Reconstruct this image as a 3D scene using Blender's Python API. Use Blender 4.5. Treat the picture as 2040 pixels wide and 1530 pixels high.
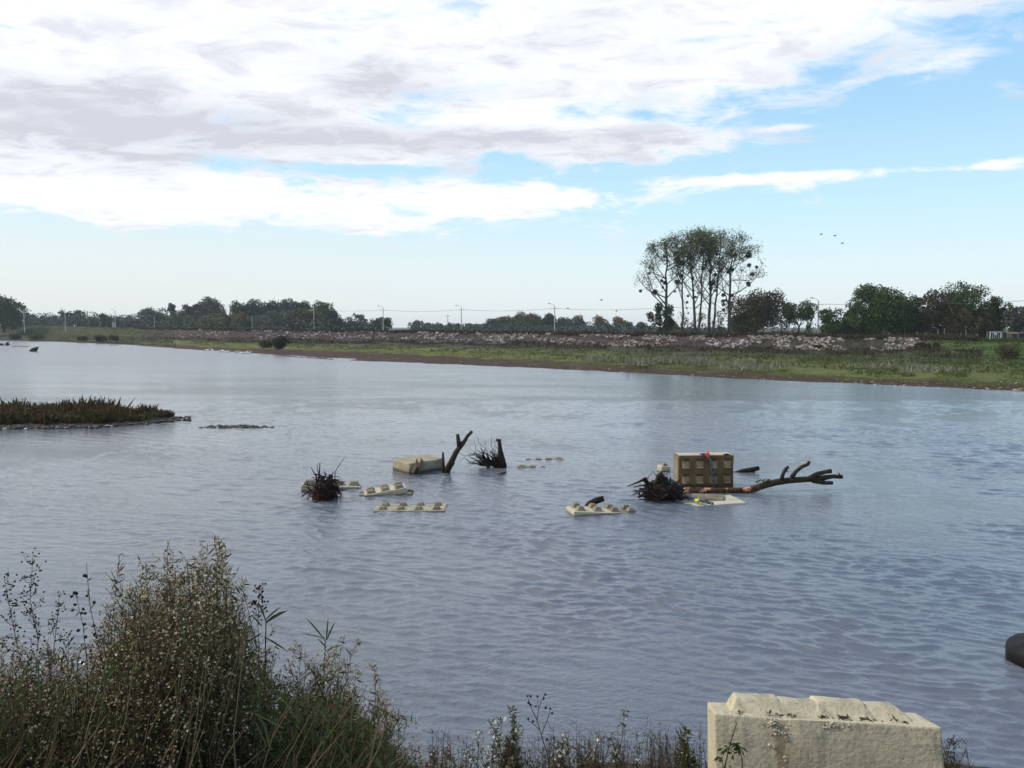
import bpy, bmesh, math, random
import numpy as np
from mathutils import Vector, Matrix, noise

rng = np.random.default_rng(7)
random.seed(7)
scene = bpy.context.scene
for _o in list(bpy.data.objects):
    bpy.data.objects.remove(_o)

# ------------------------------------------------------------------ camera
H = 4.55
F = 1541.0
TH = math.atan((765 - 652) / F)
cam_data = bpy.data.cameras.new('camera')
cam_data.sensor_width = 36
cam_data.lens = F / 2040 * 36
cam_data.clip_start = 0.05
cam_data.clip_end = 20000
cam = bpy.data.objects.new('camera', cam_data)
scene.collection.objects.link(cam)
cam.location = (0, 0, H)
cam.rotation_euler = (math.pi / 2 - TH, 0, 0)
scene.camera = cam
CT, ST = math.cos(TH), math.sin(TH)


def ray(px, py):
    a = (px - 1020) / F
    b = (765 - py) / F
    return (a, CT + b * ST, -ST + b * CT)


def P(px, py, z=0.0):
    d = ray(px, py)
    t = (z - H) / d[2]
    return Vector((d[0] * t, d[1] * t, z))


def PD(px, py, D):
    d = ray(px, py)
    t = D / d[1]
    return Vector((d[0] * t, D, H + d[2] * t))


def srgb(r, g, b):
    f = lambda c: (c / 255 / 12.92) if c / 255 <= 0.04045 else ((c / 255 + 0.055) / 1.055) ** 2.4
    return (f(r), f(g), f(b), 1.0)


# ------------------------------------------------------------------ view
scene.view_settings.view_transform = 'Standard'
scene.view_settings.look = 'None'
scene.view_settings.gamma = 1
scene.view_settings.exposure = 0.16
scene.view_settings.use_curve_mapping = False
scene.render.engine = 'CYCLES'
scene.cycles.max_bounces = 6
scene.cycles.diffuse_bounces = 3
scene.cycles.glossy_bounces = 3
scene.cycles.volume_bounces = 1
scene.cycles.use_denoising = True
scene.cycles.sample_clamp_indirect = 4.0

# ------------------------------------------------------------------ sky
SUN_EL, SUN_AZ = math.radians(40), math.radians(-82)   # az: + is to the right of the view
world = bpy.data.worlds.new('World')
scene.world = world
world.use_nodes = True
NT = world.node_tree
NT.nodes.clear()


class E:
    """tiny expression helper over node sockets"""
    nt = None

    def __init__(s, sock): s.s = sock

    @staticmethod
    def _in(node, i, v):
        if isinstance(v, E): E.nt.links.new(v.s, node.inputs[i])
        else: node.inputs[i].default_value = v

    @staticmethod
    def m(op, *a, clamp=False):
        n = E.nt.nodes.new('ShaderNodeMath'); n.operation = op; n.use_clamp = clamp
        for i, v in enumerate(a): E._in(n, i, v)
        return E(n.outputs[0])

    def __add__(s, o): return E.m('ADD', s, o)
    __radd__ = __add__
    def __sub__(s, o): return E.m('SUBTRACT', s, o)
    def __rsub__(s, o): return E.m('SUBTRACT', o, s)
    def __mul__(s, o): return E.m('MULTIPLY', s, o)
    __rmul__ = __mul__
    def __truediv__(s, o): return E.m('DIVIDE', s, o)


def ss(lo, hi, x, a=0.0, b=1.0):
    n = E.nt.nodes.new('ShaderNodeMapRange')
    n.interpolation_type = 'SMOOTHSTEP'
    E._in(n, 0, x)
    n.inputs[1].default_value = lo; n.inputs[2].default_value = hi
    n.inputs[3].default_value = a; n.inputs[4].default_value = b
    return E(n.outputs[0])


def mixc(fac, a, b, mode='MIX'):
    n = E.nt.nodes.new('ShaderNodeMix'); n.data_type = 'RGBA'; n.blend_type = mode
    for idx, v in ((0, fac), (6, a), (7, b)):
        if isinstance(v, E): E.nt.links.new(v.s, n.inputs[idx])
        else: n.inputs[idx].default_value = v
    return E(n.outputs[2])


def vnoise(vec, scale, detail=4.0, rough=0.5, dist=0.0, out=0):
    n = E.nt.nodes.new('ShaderNodeTexNoise')
    if vec is not None: E.nt.links.new(vec.s, n.inputs['Vector'])
    n.inputs['Scale'].default_value = scale
    n.inputs['Detail'].default_value = detail
    n.inputs['Roughness'].default_value = rough
    n.inputs['Distortion'].default_value = dist
    return E(n.outputs[out])


def comb(x, y, z):
    n = E.nt.nodes.new('ShaderNodeCombineXYZ')
    for i, v in enumerate((x, y, z)): E._in(n, i, v)
    return E(n.outputs[0])


def sep(v):
    n = E.nt.nodes.new('ShaderNodeSeparateXYZ')
    E.nt.links.new(v.s, n.inputs[0])
    return [E(o) for o in n.outputs]


E.nt = NT
tc = NT.nodes.new('ShaderNodeTexCoord')
dx, dy, dz = sep(E(tc.outputs['Generated']))
az = E.m('ARCTAN2', dx, dy)
hor = E.m('SQRT', dx * dx + dy * dy)
tl = dz / E.m('MAXIMUM', hor, 0.02)          # tangent of elevation
tl = E.m('MINIMUM', tl, 3.0)


def AT(px, py):
    d = ray(px, py)
    return math.atan2(d[0], d[1]), d[2] / math.hypot(d[0], d[1])


def G(px, py, w, h):
    a0, t0 = AT(px, py)
    u = (az - a0) * (F / w)
    v = (tl - t0) * (F / h)
    return E.m('EXPONENT', (u * u + v * v) * -1.0)


zz = E.m('MAXIMUM', dz, 0.0) + 0.10
qx = dx / zz
qy = dy / zz
q = comb(qx, qy, 0.0)
n1 = vnoise(q, 1.15, 9, 0.58, 0.35)
q2 = comb(qx * 0.8 + 3.7, qy * 1.5 + 1.3, 0.0)
n2 = vnoise(q2, 0.9, 6, 0.55, 0.2)
n3 = vnoise(comb(qx * 0.8 + 9.1, qy * 1.2 + 4.2, 0.0), 4.6, 7, 0.62, 0.5)

tb = ss(-0.58, 0.0, az) * 0.040 + ss(0.20, 0.62, az) * 0.112 + 0.200
b1 = E.m('MINIMUM', (tl - tb) * 9.0, 0.62 - ss(-0.40, 0.35, az) * ss(0.38, 0.58, tl) * 1.25)
b1 = E.m('MAXIMUM', b1, -0.75)
bias = (b1 + G(430, 410, 640, 46) * 1.6 + G(1020, 392, 210, 26) * 1.45 + G(1000, 280, 330, 34) * 1.1 + G(1290, 295, 110, 24) * 1.0
        + G(1470, 357, 120, 13) * 1.0 + G(1740, 346, 220, 15) * 1.05 + G(1985, 332, 80, 13) * 1.1 + G(150, 290, 460, 70) * 0.8
        + G(1900, 130, 90, 28) * 0.7 + G(1960, 190, 110, 26) * 0.5 + G(1570, 255, 60, 8) * 0.9 + G(700, 318, 120, 10) * 0.9
        - G(1850, 250, 260, 70) * 0.5 - G(640, 335, 260, 14) * 0.6)
n4 = vnoise(comb(az * 10.0, tl * 27.0, 0.0), 1.0, 8, 0.62, 0.6)
lowb = ss(0.34, 0.18, tl)
cov = ss(-0.32, 0.56, bias + (n1 - 0.5) * 1.9 + (n3 - 0.5) * 1.9 + (n4 - 0.5) * (1.0 + lowb * 2.6))
gray = 0.08 + (G(230, 270, 420, 75) * 0.60 + G(780, 175, 130, 32) * 0.6 + G(950, 275, 380, 34) * 0.85 + G(1290, 292, 90, 26) * 0.35
        + G(120, 205, 240, 40) * 0.45 + G(560, 90, 240, 50) * 0.2 - G(1000, 235, 260, 26) * 0.7
        + ss(0.5, 0.72, n2) * 0.22 + ss(0.46, 0.66, n3) * 0.30 + (ss(0.55, 1.6, tl) * 0.12) - 0.04)
gray = E.m('ADD', gray + (n1 - 0.5) * 1.0 + (n3 - 0.5) * 1.5 + (n4 - 0.5) * 0.9 - ss(0.42, 0.72, tl) * 0.22 - G(1720, 350, 480, 26) * 0.9 - G(550, 412, 700, 45) * 0.55, 0.0, clamp=True)
cloud_col = mixc(gray, srgb(239, 241, 246), srgb(197, 200, 211))

sky = NT.nodes.new('ShaderNodeTexSky')
sky.sky_type = 'NISHITA'
sky.sun_disc = False
sky.sun_elevation = SUN_EL
sky.sun_rotation = SUN_AZ
sky.air_density = 1.0
sky.dust_density = 0.6
sky.ozone_density = 2.0
bgv = NT.nodes.new('ShaderNodeVectorMath'); bgv.operation = 'SCALE'
NT.links.new(sky.outputs[0], bgv.inputs[0]); bgv.inputs['Scale'].default_value = 0.12
nish = E(bgv.outputs[0])
ramp = NT.nodes.new('ShaderNodeValToRGB')
cr = ramp.color_ramp
stops = [(0.0, srgb(224, 230, 232)), (0.10, srgb(215, 233, 238)), (0.20, srgb(192, 228, 243)), (0.34, srgb(166, 209, 238)),
         (0.52, srgb(140, 192, 237)), (0.75, srgb(116, 168, 222)), (1.0, srgb(92, 140, 205))]
cr.elements[0].position = 0; cr.elements[0].color = stops[0][1]
cr.elements[1].position = 1; cr.elements[1].color = stops[-1][1]
for p_, c_ in stops[1:-1]:
    e_ = cr.elements.new(p_); e_.color = c_
NT.links.new((tl * 1.35).s, ramp.inputs[0])
blue = mixc(0.12, E(ramp.outputs[0]), nish)
warm = ss(0.22, 0.0, tl) * ss(0.35, -0.5, az) * 0.75
blue = mixc(warm, blue, srgb(219, 221, 217))
base_sky = mixc(cov * ss(-0.01, 0.10, tl), blue, cloud_col)
below = ss(-0.02, -0.12, dz)
final = mixc(below, base_sky, srgb(90, 95, 90))
bg = NT.nodes.new('ShaderNodeBackground')
NT.links.new(final.s, bg.inputs[0]); bg.inputs[1].default_value = 1.08
wo = NT.nodes.new('ShaderNodeOutputWorld')
NT.links.new(bg.outputs[0], wo.inputs[0])

sun_d = bpy.data.lights.new('sun', 'SUN')
sun_d.energy = 2.7
sun_d.angle = math.radians(12)
sun_d.color = (1.0, 0.95, 0.86)
sun = bpy.data.objects.new('sun', sun_d)
scene.collection.objects.link(sun)
sd = Vector((math.sin(SUN_AZ) * math.cos(SUN_EL), math.cos(SUN_AZ) * math.cos(SUN_EL), math.sin(SUN_EL)))
sun.rotation_euler = sd.to_track_quat('Z', 'Y').to_euler()
sun.location = (-20, 0, 40)


# ------------------------------------------------------------------ mesh builder
class MB:
    def __init__(s): s.v = []; s.f = []; s.n = 0

    def add(s, verts, faces, mi=0):
        verts = np.asarray(verts, dtype=np.float64).reshape(-1, 3)
        faces = np.asarray(faces, dtype=np.int64)
        s.v.append(verts); s.f.append((faces + s.n, mi)); s.n += len(verts)

    def tube(s, pts, radii, sides=6, mi=0, cap=True, jag=0.0):
        pts = [Vector(p) for p in pts]
        n = len(pts)
        rings = []
        prev = None
        for i, p in enumerate(pts):
            t = (pts[min(i + 1, n - 1)] - pts[max(i - 1, 0)])
            if t.length < 1e-9: t = Vector((0, 0, 1))
            t.normalize()
            if prev is None:
                a = t.orthogonal().normalized()
            else:
                a = (prev - t * prev.dot(t))
                a = a.normalized() if a.length > 1e-6 else t.orthogonal().normalized()
            prev = a
            b = t.cross(a)
            r = radii[i]
            for k in range(sides):
                an = 2 * math.pi * k / sides
                rr = r * (1 + (random.random() - 0.5) * jag)
                rings.append(p + a * math.cos(an) * rr + b * math.sin(an) * rr)
        f = []
        for i in range(n - 1):
            for k in range(sides):
                k2 = (k + 1) % sides
                f.append((i * sides + k, i * sides + k2, (i + 1) * sides + k2, (i + 1) * sides + k))
        v = [tuple(x) for x in rings]
        s.add(v, f, mi)
        if cap:
            base = s.n - len(v)
            tri = []
            for i0 in (0, (n - 1) * sides):
                for k in range(1, sides - 1):
                    tri.append((i0 + k, i0, i0 + k + 1) if i0 == 0 else (i0, i0 + k, i0 + k + 1))
            s.f.append((np.array(tri) + base, mi))

    def box(s, c, size, rot=0.0, mi=0):
        cx, cy, cz = c; x, y, z = [q_ / 2 for q_ in size]
        co, si = math.cos(rot), math.sin(rot)
        v = []
        for a, b, d in ((-1, -1, -1), (1, -1, -1), (1, 1, -1), (-1, 1, -1), (-1, -1, 1), (1, -1, 1), (1, 1, 1), (-1, 1, 1)):
            v.append((cx + a * x * co - b * y * si, cy + a * x * si + b * y * co, cz + d * z))
        s.add(v, [(0, 3, 2, 1), (4, 5, 6, 7), (0, 1, 5, 4), (1, 2, 6, 5), (2, 3, 7, 6), (3, 0, 4, 7)], mi)

    def leaves(s, pos, size, mi=0, dirs=None, aspect=0.5, upbias=0.0, tri=False, jitter=0.4, r=None):
        """lots of little faces; pos (N,3); dirs = long-axis directions"""
        r = r or rng
        N = len(pos)
        if N == 0: return
        pos = np.asarray(pos)
        if dirs is None:
            dirs = r.normal(size=(N, 3)); dirs[:, 2] += upbias
        else:
            dirs = np.asarray(dirs) + r.normal(size=(N, 3)) * jitter
        dirs /= np.linalg.norm(dirs, axis=1)[:, None] + 1e-9
        o = r.normal(size=(N, 3))
        w = np.cross(dirs, o); w /= np.linalg.norm(w, axis=1)[:, None] + 1e-9
        sz = (np.asarray(size) * (0.6 + 0.8 * r.random(N)))[:, None]
        if tri:
            v = np.stack([pos - w * sz * aspect * .5, pos + w * sz * aspect * .5, pos + dirs * sz], 1)
            s.add(v.reshape(-1, 3), np.arange(3 * N).reshape(N, 3), mi)
        else:
            v = np.stack([pos, pos + dirs * sz * .45 + w * sz * aspect * .5, pos + dirs * sz, pos + dirs * sz * .45 - w * sz * aspect * .5], 1)
            s.add(v.reshape(-1, 3), np.arange(4 * N).reshape(N, 4), mi)

    def discs(s, pos, rad, mi=0, r=None, up=0.8, k=6, facing=None):
        r = r or rng
        N = len(pos)
        if N == 0: return
        pos = np.asarray(pos)
        nrm = r.normal(size=(N, 3)) * .6 + np.array([0, -0.35, up])
        if facing is not None: nrm = nrm + facing
        nrm /= np.linalg.norm(nrm, axis=1)[:, None]
        a = np.cross(nrm, r.normal(size=(N, 3))); a /= np.linalg.norm(a, axis=1)[:, None]
        b = np.cross(nrm, a)
        rr = (rad * (0.65 + 0.6 * r.random(N)))[:, None]
        vs = [pos]
        for j in range(k):
            an = 2 * math.pi * j / k
            q_ = 1.0 if j % 2 == 0 else 0.72
            vs.append(pos + (a * math.cos(an) + b * math.sin(an)) * rr * q_ + nrm * rr * 0.28)
        v = np.stack(vs, 1).reshape(-1, 3)
        base = np.arange(N)[:, None] * (k + 1)
        fs = [np.concatenate([base, base + 1 + j, base + 1 + (j + 1) % k], 1) for j in range(k)]
        s.add(v, np.concatenate(fs, 0), mi)

    def build(s, name, mats, parent=None, smooth=False, origin=None):
        me = bpy.data.meshes.new(name)
        v = np.concatenate(s.v) if s.v else np.zeros((0, 3))
        if origin is not None: v = v - np.array(origin)
        me.vertices.add(len(v)); me.vertices.foreach_set('co', v.ravel().astype(np.float32))
        loops = np.concatenate([f.ravel() for f, _ in s.f])
        tot = np.concatenate([np.full(len(f), f.shape[1]) for f, _ in s.f])
        mi = np.concatenate([np.full(len(f), m) for f, m in s.f])
        me.loops.add(len(loops)); me.loops.foreach_set('vertex_index', loops.astype(np.int32))
        me.polygons.add(len(tot))
        st = np.concatenate([[0], np.cumsum(tot)[:-1]])
        me.polygons.foreach_set('loop_start', st.astype(np.int32))
        me.polygons.foreach_set('material_index', mi.astype(np.int32))
        me.polygons.foreach_set('use_smooth', np.full(len(tot), smooth))
        me.update(calc_edges=True)
        if not isinstance(mats, (list, tuple)): mats = [mats]
        for m in mats: me.materials.append(m)
        return link(name, me, parent, origin)


def link(name, me, parent=None, origin=None):
    o = bpy.data.objects.new(name, me)
    scene.collection.objects.link(o)
    if origin is not None: o.location = origin
    if parent is not None:
        o.parent = parent
        if origin is not None: o.location = Vector(origin) - parent.location
    return o


def tag(o, label=None, cat=None, group=None, kind=None):
    if label: o['label'] = label
    if cat: o['category'] = cat
    if group: o['group'] = group
    if kind: o['kind'] = kind
    return o


def empty(name, loc, label, cat, group=None):
    o = bpy.data.objects.new(name, None)
    scene.collection.objects.link(o)
    o.location = loc
    o.empty_display_size = 0.1
    return tag(o, label, cat, group)


# ------------------------------------------------------------------ materials
def newmat(name):
    m = bpy.data.materials.new(name); m.use_nodes = True
    E.nt = m.node_tree
    b = m.node_tree.nodes['Principled BSDF']
    b.inputs['Specular IOR Level'].default_value = 0.5 if name == 'river_water' else 0.18
    return m, b


def gpos():
    n = E.nt.nodes.new('ShaderNodeNewGeometry'); return E(n.outputs['Position'])


def opos():
    n = E.nt.nodes.new('ShaderNodeTexCoord'); return E(n.outputs['Object'])


def rpi():
    n = E.nt.nodes.new('ShaderNodeNewGeometry'); return E(n.outputs['Random Per Island'])


def orand():
    n = E.nt.nodes.new('ShaderNodeObjectInfo'); return E(n.outputs['Random'])


def bump(b, h, strength=0.3, dist=0.01):
    n = E.nt.nodes.new('ShaderNodeBump')
    n.inputs['Strength'].default_value = strength
    n.inputs['Distance'].default_value = dist
    E.nt.links.new(h.s, n.inputs['Height'])
    E.nt.links.new(n.outputs[0], b.inputs['Normal'])


def leafmat(name, c1, c2, c3=None, trans=0.3, rough=0.6, spec=0.15):
    m, b = newmat(name)
    r = rpi()
    col = mixc(ss(0.1, 0.9, r), (*c1, 1), (*c2, 1))
    if c3: col = mixc(ss(0.82, 0.9, r), col, (*c3, 1))
    col = mixc(orand() * 0.25, col, (c1[0] * .6, c1[1] * .6, c1[2] * .6, 1))
    E.nt.links.new(col.s, b.inputs['Base Color'])
    b.inputs['Roughness'].default_value = rough
    b.inputs['Specular IOR Level'].default_value = spec
    t = E.nt.nodes.new('ShaderNodeBsdfTranslucent')
    E.nt.links.new(col.s, t.inputs[0])
    mx = E.nt.nodes.new('ShaderNodeMixShader'); mx.inputs[0].default_value = trans
    E.nt.links.new(b.outputs[0], mx.inputs[1]); E.nt.links.new(t.outputs[0], mx.inputs[2])
    E.nt.links.new(mx.outputs[0], E.nt.nodes['Material Output'].inputs[0])
    return m


def simplemat(name, c, rough=0.7, c2=None, scale=8, bmp=0.0, bdist=0.01, metal=0, emis=None):
    m, b = newmat(name)
    if c2:
        col = mixc(ss(0.35, 0.65, vnoise(opos(), scale, 6, 0.6)), (*c, 1), (*c2, 1))
        E.nt.links.new(col.s, b.inputs['Base Color'])
    else:
        b.inputs['Base Color'].default_value = (*c, 1)
    b.inputs['Roughness'].default_value = rough
    b.inputs['Metallic'].default_value = metal
    if bmp: bump(b, vnoise(opos(), scale * 3, 6, 0.65), bmp, bdist)
    return m


def concretemat(name, base, dirt, stain, wet=True, sc=1.0, dirt_amt=0.6):
    m, b = newmat(name)
    p = gpos()
    n_a = vnoise(p, 3.0 * sc, 7, 0.62)
    n_b = vnoise(p, 26 * sc, 5, 0.6)
    n_c = vnoise(p, 1.3 * sc, 5, 0.65, 0.6)
    col = mixc(ss(0.38, 0.66, n_a) * dirt_amt, (*base, 1), (*dirt, 1))
    col = mixc(ss(0.50, 0.66, n_c) * 0.55, col, (*stain, 1))
    col = mixc(ss(0.56, 0.70, n_b) * 0.30, col, (*[c * .55 for c in base], 1))
    col = mixc(ss(0.60, 0.75, vnoise(p, 90 * sc, 2, 0.5)) * 0.35, col, (.06, .05, .04, 1))
    b.inputs['Roughness'].default_value = 0.85
    if wet:
        x_, y_, z_ = sep(p)
        wl = ss(0.14, 0.05, z_ + (n_a - 0.5) * 0.12) if wet is True else ss(0.05, -0.01, z_ + (n_a - 0.5) * 0.07)
        col = mixc(wl * 0.85, col, (.055, .045, .026, 1))
        E.nt.links.new((0.85 - wl * 0.55).s, b.inputs['Roughness'])
    E.nt.links.new(col.s, b.inputs['Base Color'])
    n_p = ss(.33, .25, vnoise(p, 34 * sc, 3, .5))
    col = mixc(n_p * .4, col, (.14, .11, .07, 1))
    E.nt.links.new(col.s, b.inputs['Base Color'])
    bump(b, n_a * 0.7 + n_b * 0.6 - n_p * .8, 0.9, 0.018)
    return m


def barkmat(name, a, c, sc=14.0):
    m, b = newmat(name)
    p = gpos()
    n_ = vnoise(p, sc, 7, 0.65, 0.5)
    col = mixc(ss(0.35, 0.68, n_), (*a, 1), (*c, 1))
    E.nt.links.new(col.s, b.inputs['Base Color'])
    b.inputs['Roughness'].default_value = 0.75
    bump(b, n_, 0.8, 0.02)
    return m


M_bark_far = simplemat('bark_far', (.045, .038, .03), 0.9, (.09, .08, .065), 1.5)
M_bark_pale = simplemat('bark_pale', (.10, .10, .085), 0.9, (.17, .165, .14), 1.5)
M_wetwood = barkmat('wet_wood', (.010, .008, .006), (.034, .024, .018))
M_drywood = barkmat('dry_wood', (.018, .014, .008), (.060, .048, .030))
M_redroot = barkmat('red_root', (.018, .008, .006), (.060, .024, .016))
M_brownwood = barkmat('brown_wood', (.07, .045, .025), (.16, .11, .07))
M_concrete = concretemat('concrete_river', (.47, .42, .31), (.40, .34, .24), (.34, .28, .18), wet='low', dirt_amt=.4)
M_concrete_tan = concretemat('concrete_tan', (.36, .31, .21), (.22, .18, .11), (.17, .13, .075))
M_concrete_brown = concretemat('concrete_stained', (.17, .118, .060), (.085, .058, .028), (.065, .045, .022))
M_concrete_stud = concretemat('concrete_stud', (.25, .215, .145), (.15, .12, .075), (.11, .09, .055), wet='low')
M_steel = simplemat('galvanised_chain', (.13, .17, .23), 0.45, (.05, .06, .08), 30, metal=0.4)
M_red = simplemat('red_paint', (.50, .06, .04), 0.45)
M_yellow = simplemat('yellow_paint', (.55, .56, .05), 0.45)
M_pole = simplemat('pole_concrete', (.46, .46, .45), 0.8, (.34, .34, .33), 1.0)
M_poledark = simplemat('pole_dark', (.14, .14, .14), 0.7)
M_lampgrey = simplemat('lamp_grey', (.40, .41, .42), 0.5)
M_wire = simplemat('wire', (.16, .16, .17), 0.6)
M_white = simplemat('white_feather', (.85, .85, .83), 0.7)
M_whitepaint = simplemat('white_paint', (.70, .72, .72), 0.5)
M_greyfeather = simplemat('grey_feather', (.30, .31, .33), 0.7)
M_orange = simplemat('orange_bill', (.55, .16, .02), 0.5)
M_post = simplemat('fence_wood', (.20, .18, .15), 0.85, (.12, .10, .08), 3)
M_rubber = simplemat('wet_black', (.004, .004, .004), 0.5, (.010, .009, .008), 12, 0.5)

# stones
M_stone, _b = newmat('revetment_stone')
_r = rpi(); _o = orand()
_c = mixc(ss(0, 1, E.m('FRACT', _r * 7.3 + _o)), (.070, .060, .050, 1), (.24, .20, .17, 1))
_c = mixc(ss(0.7, 0.85, E.m('FRACT', _r * 3.1 + _o * 5.0)), _c, (.36, .31, .27, 1))
_c = mixc(ss(0.45, 0.7, vnoise(gpos(), 3.5, 4, .6)) * .5, _c, (.08, .06, .045, 1))
E.nt.links.new(_c.s, _b.inputs['Base Color']); _b.inputs['Roughness'].default_value = 0.9
M_pebble, _b = newmat('wet_pebble')
_r = rpi(); _o = orand()
_k = E.m('FRACT', _r * 7.3 + _o * 3.0)
_c = mixc(ss(0.2, 1, _k), (.018, .016, .012, 1), (.085, .075, .058, 1))
_c = mixc(ss(0.93, 0.97, _k), _c, (.36, .34, .29, 1))
E.nt.links.new(_c.s, _b.inputs['Base Color']); _b.inputs['Roughness'].default_value = 0.5

# ------------------------------------------------------------------ water
def build_water():
    # wave field: sum of directional sines whose packets drift about the wind direction
    r = np.random.default_rng(11)
    nd, na = 860, 720
    D = np.concatenate([np.geomspace(5.0, 48.0, nd), np.geomspace(48.4, 900, 120)[0:]])
    A = np.tan(np.linspace(-math.radians(44), math.radians(44), na))
    X = D[:, None] * A[None, :]
    Y = np.repeat(D[:, None], na, 1)
    cell = np.maximum(np.gradient(D)[:, None], np.abs(X[:, 1:2] - X[:, 0:1]) * 0.8)
    Z = np.zeros_like(X)
    # warped coordinates break up the regularity
    def fb(x, y, s, seed):
        rr = np.random.default_rng(seed); o = np.zeros_like(x)
        for k in range(7):
            a = rr.uniform(0, 6.28); fq = s * rr.uniform(.6, 1.7)
            o += np.sin((x * math.cos(a) + y * math.sin(a)) * fq + rr.uniform(0, 6.28))
        return o / 3.0
    wx = X + 0.10 * fb(X, Y, 1.8, 1); wy = Y + 0.10 * fb(X, Y, 1.8, 2)
    patch = 0.80 + 0.40 * fb(X, Y, 0.35, 3) + 0.35 * fb(X, Y, 1.1, 4)
    patch = np.clip(patch, 0.25, 1.35)
    lam = np.exp(r.uniform(math.log(0.11), math.log(0.90), 180))
    DX = np.zeros_like(X); DY = np.zeros_like(X)
    for iw, l in enumerate(lam):
        ang = math.radians(-119) + r.normal() * 0.27 if iw % 3 else math.radians(-92) + r.normal() * 0.40   # direction of travel
        k = 2 * math.pi / l
        amp = 0.0034 * l ** 0.95 * r.uniform(.5, 1.4) * (2.25 if .14 < l < .38 else .85)
        fade = np.clip((l / cell - 2.2) / 2.5, 0, 1)
        ph = (wx * math.cos(ang) + wy * math.sin(ang)) * k + r.uniform(0, 6.28)
        env = 0.6 + 0.55 * np.sin((X * r.normal() + Y * r.normal()) * 0.9 / max(l, .35) + r.uniform(0, 6.28))
        a_ = amp * fade * env
        Z += a_ * np.sin(ph)
        cq = a_ * np.cos(ph) * 0.85
        DX += cq * math.cos(ang); DY += cq * math.sin(ang)
    sh = np.clip((X + 1.0) / 7.0, 0, 1) * 0.50 + 0.80
    Z *= patch * sh
    v = np.stack([X + DX * patch * sh, Y + DY * patch * sh, Z], -1).reshape(-1, 3)
    n0, n1_ = X.shape
    i = np.arange(n0 - 1)[:, None] * n1_ + np.arange(n1_ - 1)[None, :]
    f = np.stack([i, i + 1, i + n1_ + 1, i + n1_], -1).reshape(-1, 4)
    mb = MB(); mb.add(v, f)
    m, b = newmat('river_water')
    p = gpos()
    x_, y_, z_ = sep(p)
    # stretched ripple coordinates, crests roughly across the view
    def rot(a, sx, sy, off=0.0):
        c, s_ = math.cos(a), math.sin(a)
        return comb((x_ * c + y_ * s_) * sx + off, (y_ * c - x_ * s_) * sy, 0.0)
    fa = vnoise(rot(-0.30, 1.0, 2.6), 3.4, 5, .6, .5)
    fb_ = vnoise(rot(0.18, 1.0, 2.2, 5.0), 9.0, 3, .55, .3)
    fc = vnoise(rot(-0.10, .7, 1.6, 9.0), 1.1, 2, .5, .4)
    pa = vnoise(rot(-0.2, .35, 1.0, 2.0), 0.16, 4, .6)
    gust = ss(0.35, 0.65, pa, 0.55, 1.25)
    dist = E.m('SQRT', x_ * x_ + y_ * y_)
    near = ss(70.0, 15.0, dist, 0.30, 1.0)
    h = (fa * 0.017 + fb_ * 0.0100 * near + fc * 0.018 * ss(20.0, 60.0, dist)) * gust
    bn = E.nt.nodes.new('ShaderNodeBump'); bn.inputs['Strength'].default_value = 1.0; bn.inputs['Distance'].default_value = 1.0
    E.nt.links.new(h.s, bn.inputs['Height'])
    E.nt.links.new(bn.outputs[0], b.inputs['Normal'])
    col = mixc(ss(0.3, 0.7, vnoise(p, 0.12, 3, .5)), (.112, .132, .156, 1), (.134, .142, .160, 1))
    E.nt.links.new(col.s, b.inputs['Base Color'])
    E.nt.links.new(ss(25.0, 120.0, dist, 0.03, 0.26).s, b.inputs['Roughness'])
    b.inputs['IOR'].default_value = 1.42
    o = mb.build('river_water', m, smooth=True)
    tag(o, kind='structure')
    return o


build_water()

# ------------------------------------------------------------------ far bank
COLS = [-700, -200, 0, 120, 250, 330, 450, 700, 950, 1200, 1400, 1600, 1800, 2040, 2700]
Yw = [668, 674, 678, 681, 687, 693, 701, 718, 729, 741, 750.5, 761, 769, 780, 812]
Ym = [667, 673, 676.5, 679.5, 683, 687, 692, 700, 712, 723, 732, 744, 752, 762, 790]
Yf = [660, 664, 667, 668, 671, 673, 679, 682, 685, 690, 695, 698, 701, 706, 722]
Yt = [648, 649, 651, 652, 655, 657, 659, 662, 665, 668, 670.5, 673, 677, 681, 689]
Yc = [645, 647, 648.5, 650, 653, 655, 657, 660, 662.5, 665, 667, 670, 674, 677, 683]


def bank_profile(px):
    w, m_, f_, t_, c_ = [float(np.interp(px, COLS, a)) for a in (Yw, Ym, Yf, Yt, Yc)]
    d0 = P(px, w, 0).y
    pts = [(d0 - 6, -0.8), (d0, -0.03)]

    def nxt(y, z, dmin):
        d = P(px, y, z).y
        if d < pts[-1][0] + dmin:
            d = pts[-1][0] + dmin
            z = PD(px, y, d).z
        pts.append((d, z))
    nxt(m_, 0.30, 2.0)
    nxt(f_, 1.25, 5.0)
    d = pts[-1][0] + 9; pts.append((d, PD(px, t_, d).z))
    d = d + 3; pts.append((d, PD(px, c_, d).z))
    zc = pts[-1][1]
    pts.append((d + 6, zc - 0.15)); pts.append((d + 16, zc - 1.6)); pts.append((d + 60, 0.35))
    return pts


def bank_point(px, v):
    pts = bank_profile(px)
    i = min(int(v), len(pts) - 2); fr = v - i
    d = pts[i][0] * (1 - fr) + pts[i + 1][0] * fr
    z = pts[i][1] * (1 - fr) + pts[i + 1][1] * fr
    x = (px - 1020) / F * d / CT * 1.0
    # horizontal bearing of the column (independent of pitch at horizon)
    x = d * (px - 1020) / F * CT
    return Vector((x, d, z))


def bank_ground(px, v):
    p = bank_point(px, v)
    nz = noise.noise(Vector((p.x * .12, p.y * .12, 0))) * .22 + noise.noise(Vector((p.x * .5, p.y * .5, 3))) * .10
    k = 1.0 if 1.7 < v < 5.5 else 0.35
    p.z += nz * k if v > 1.05 else nz * .25
    return p


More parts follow.
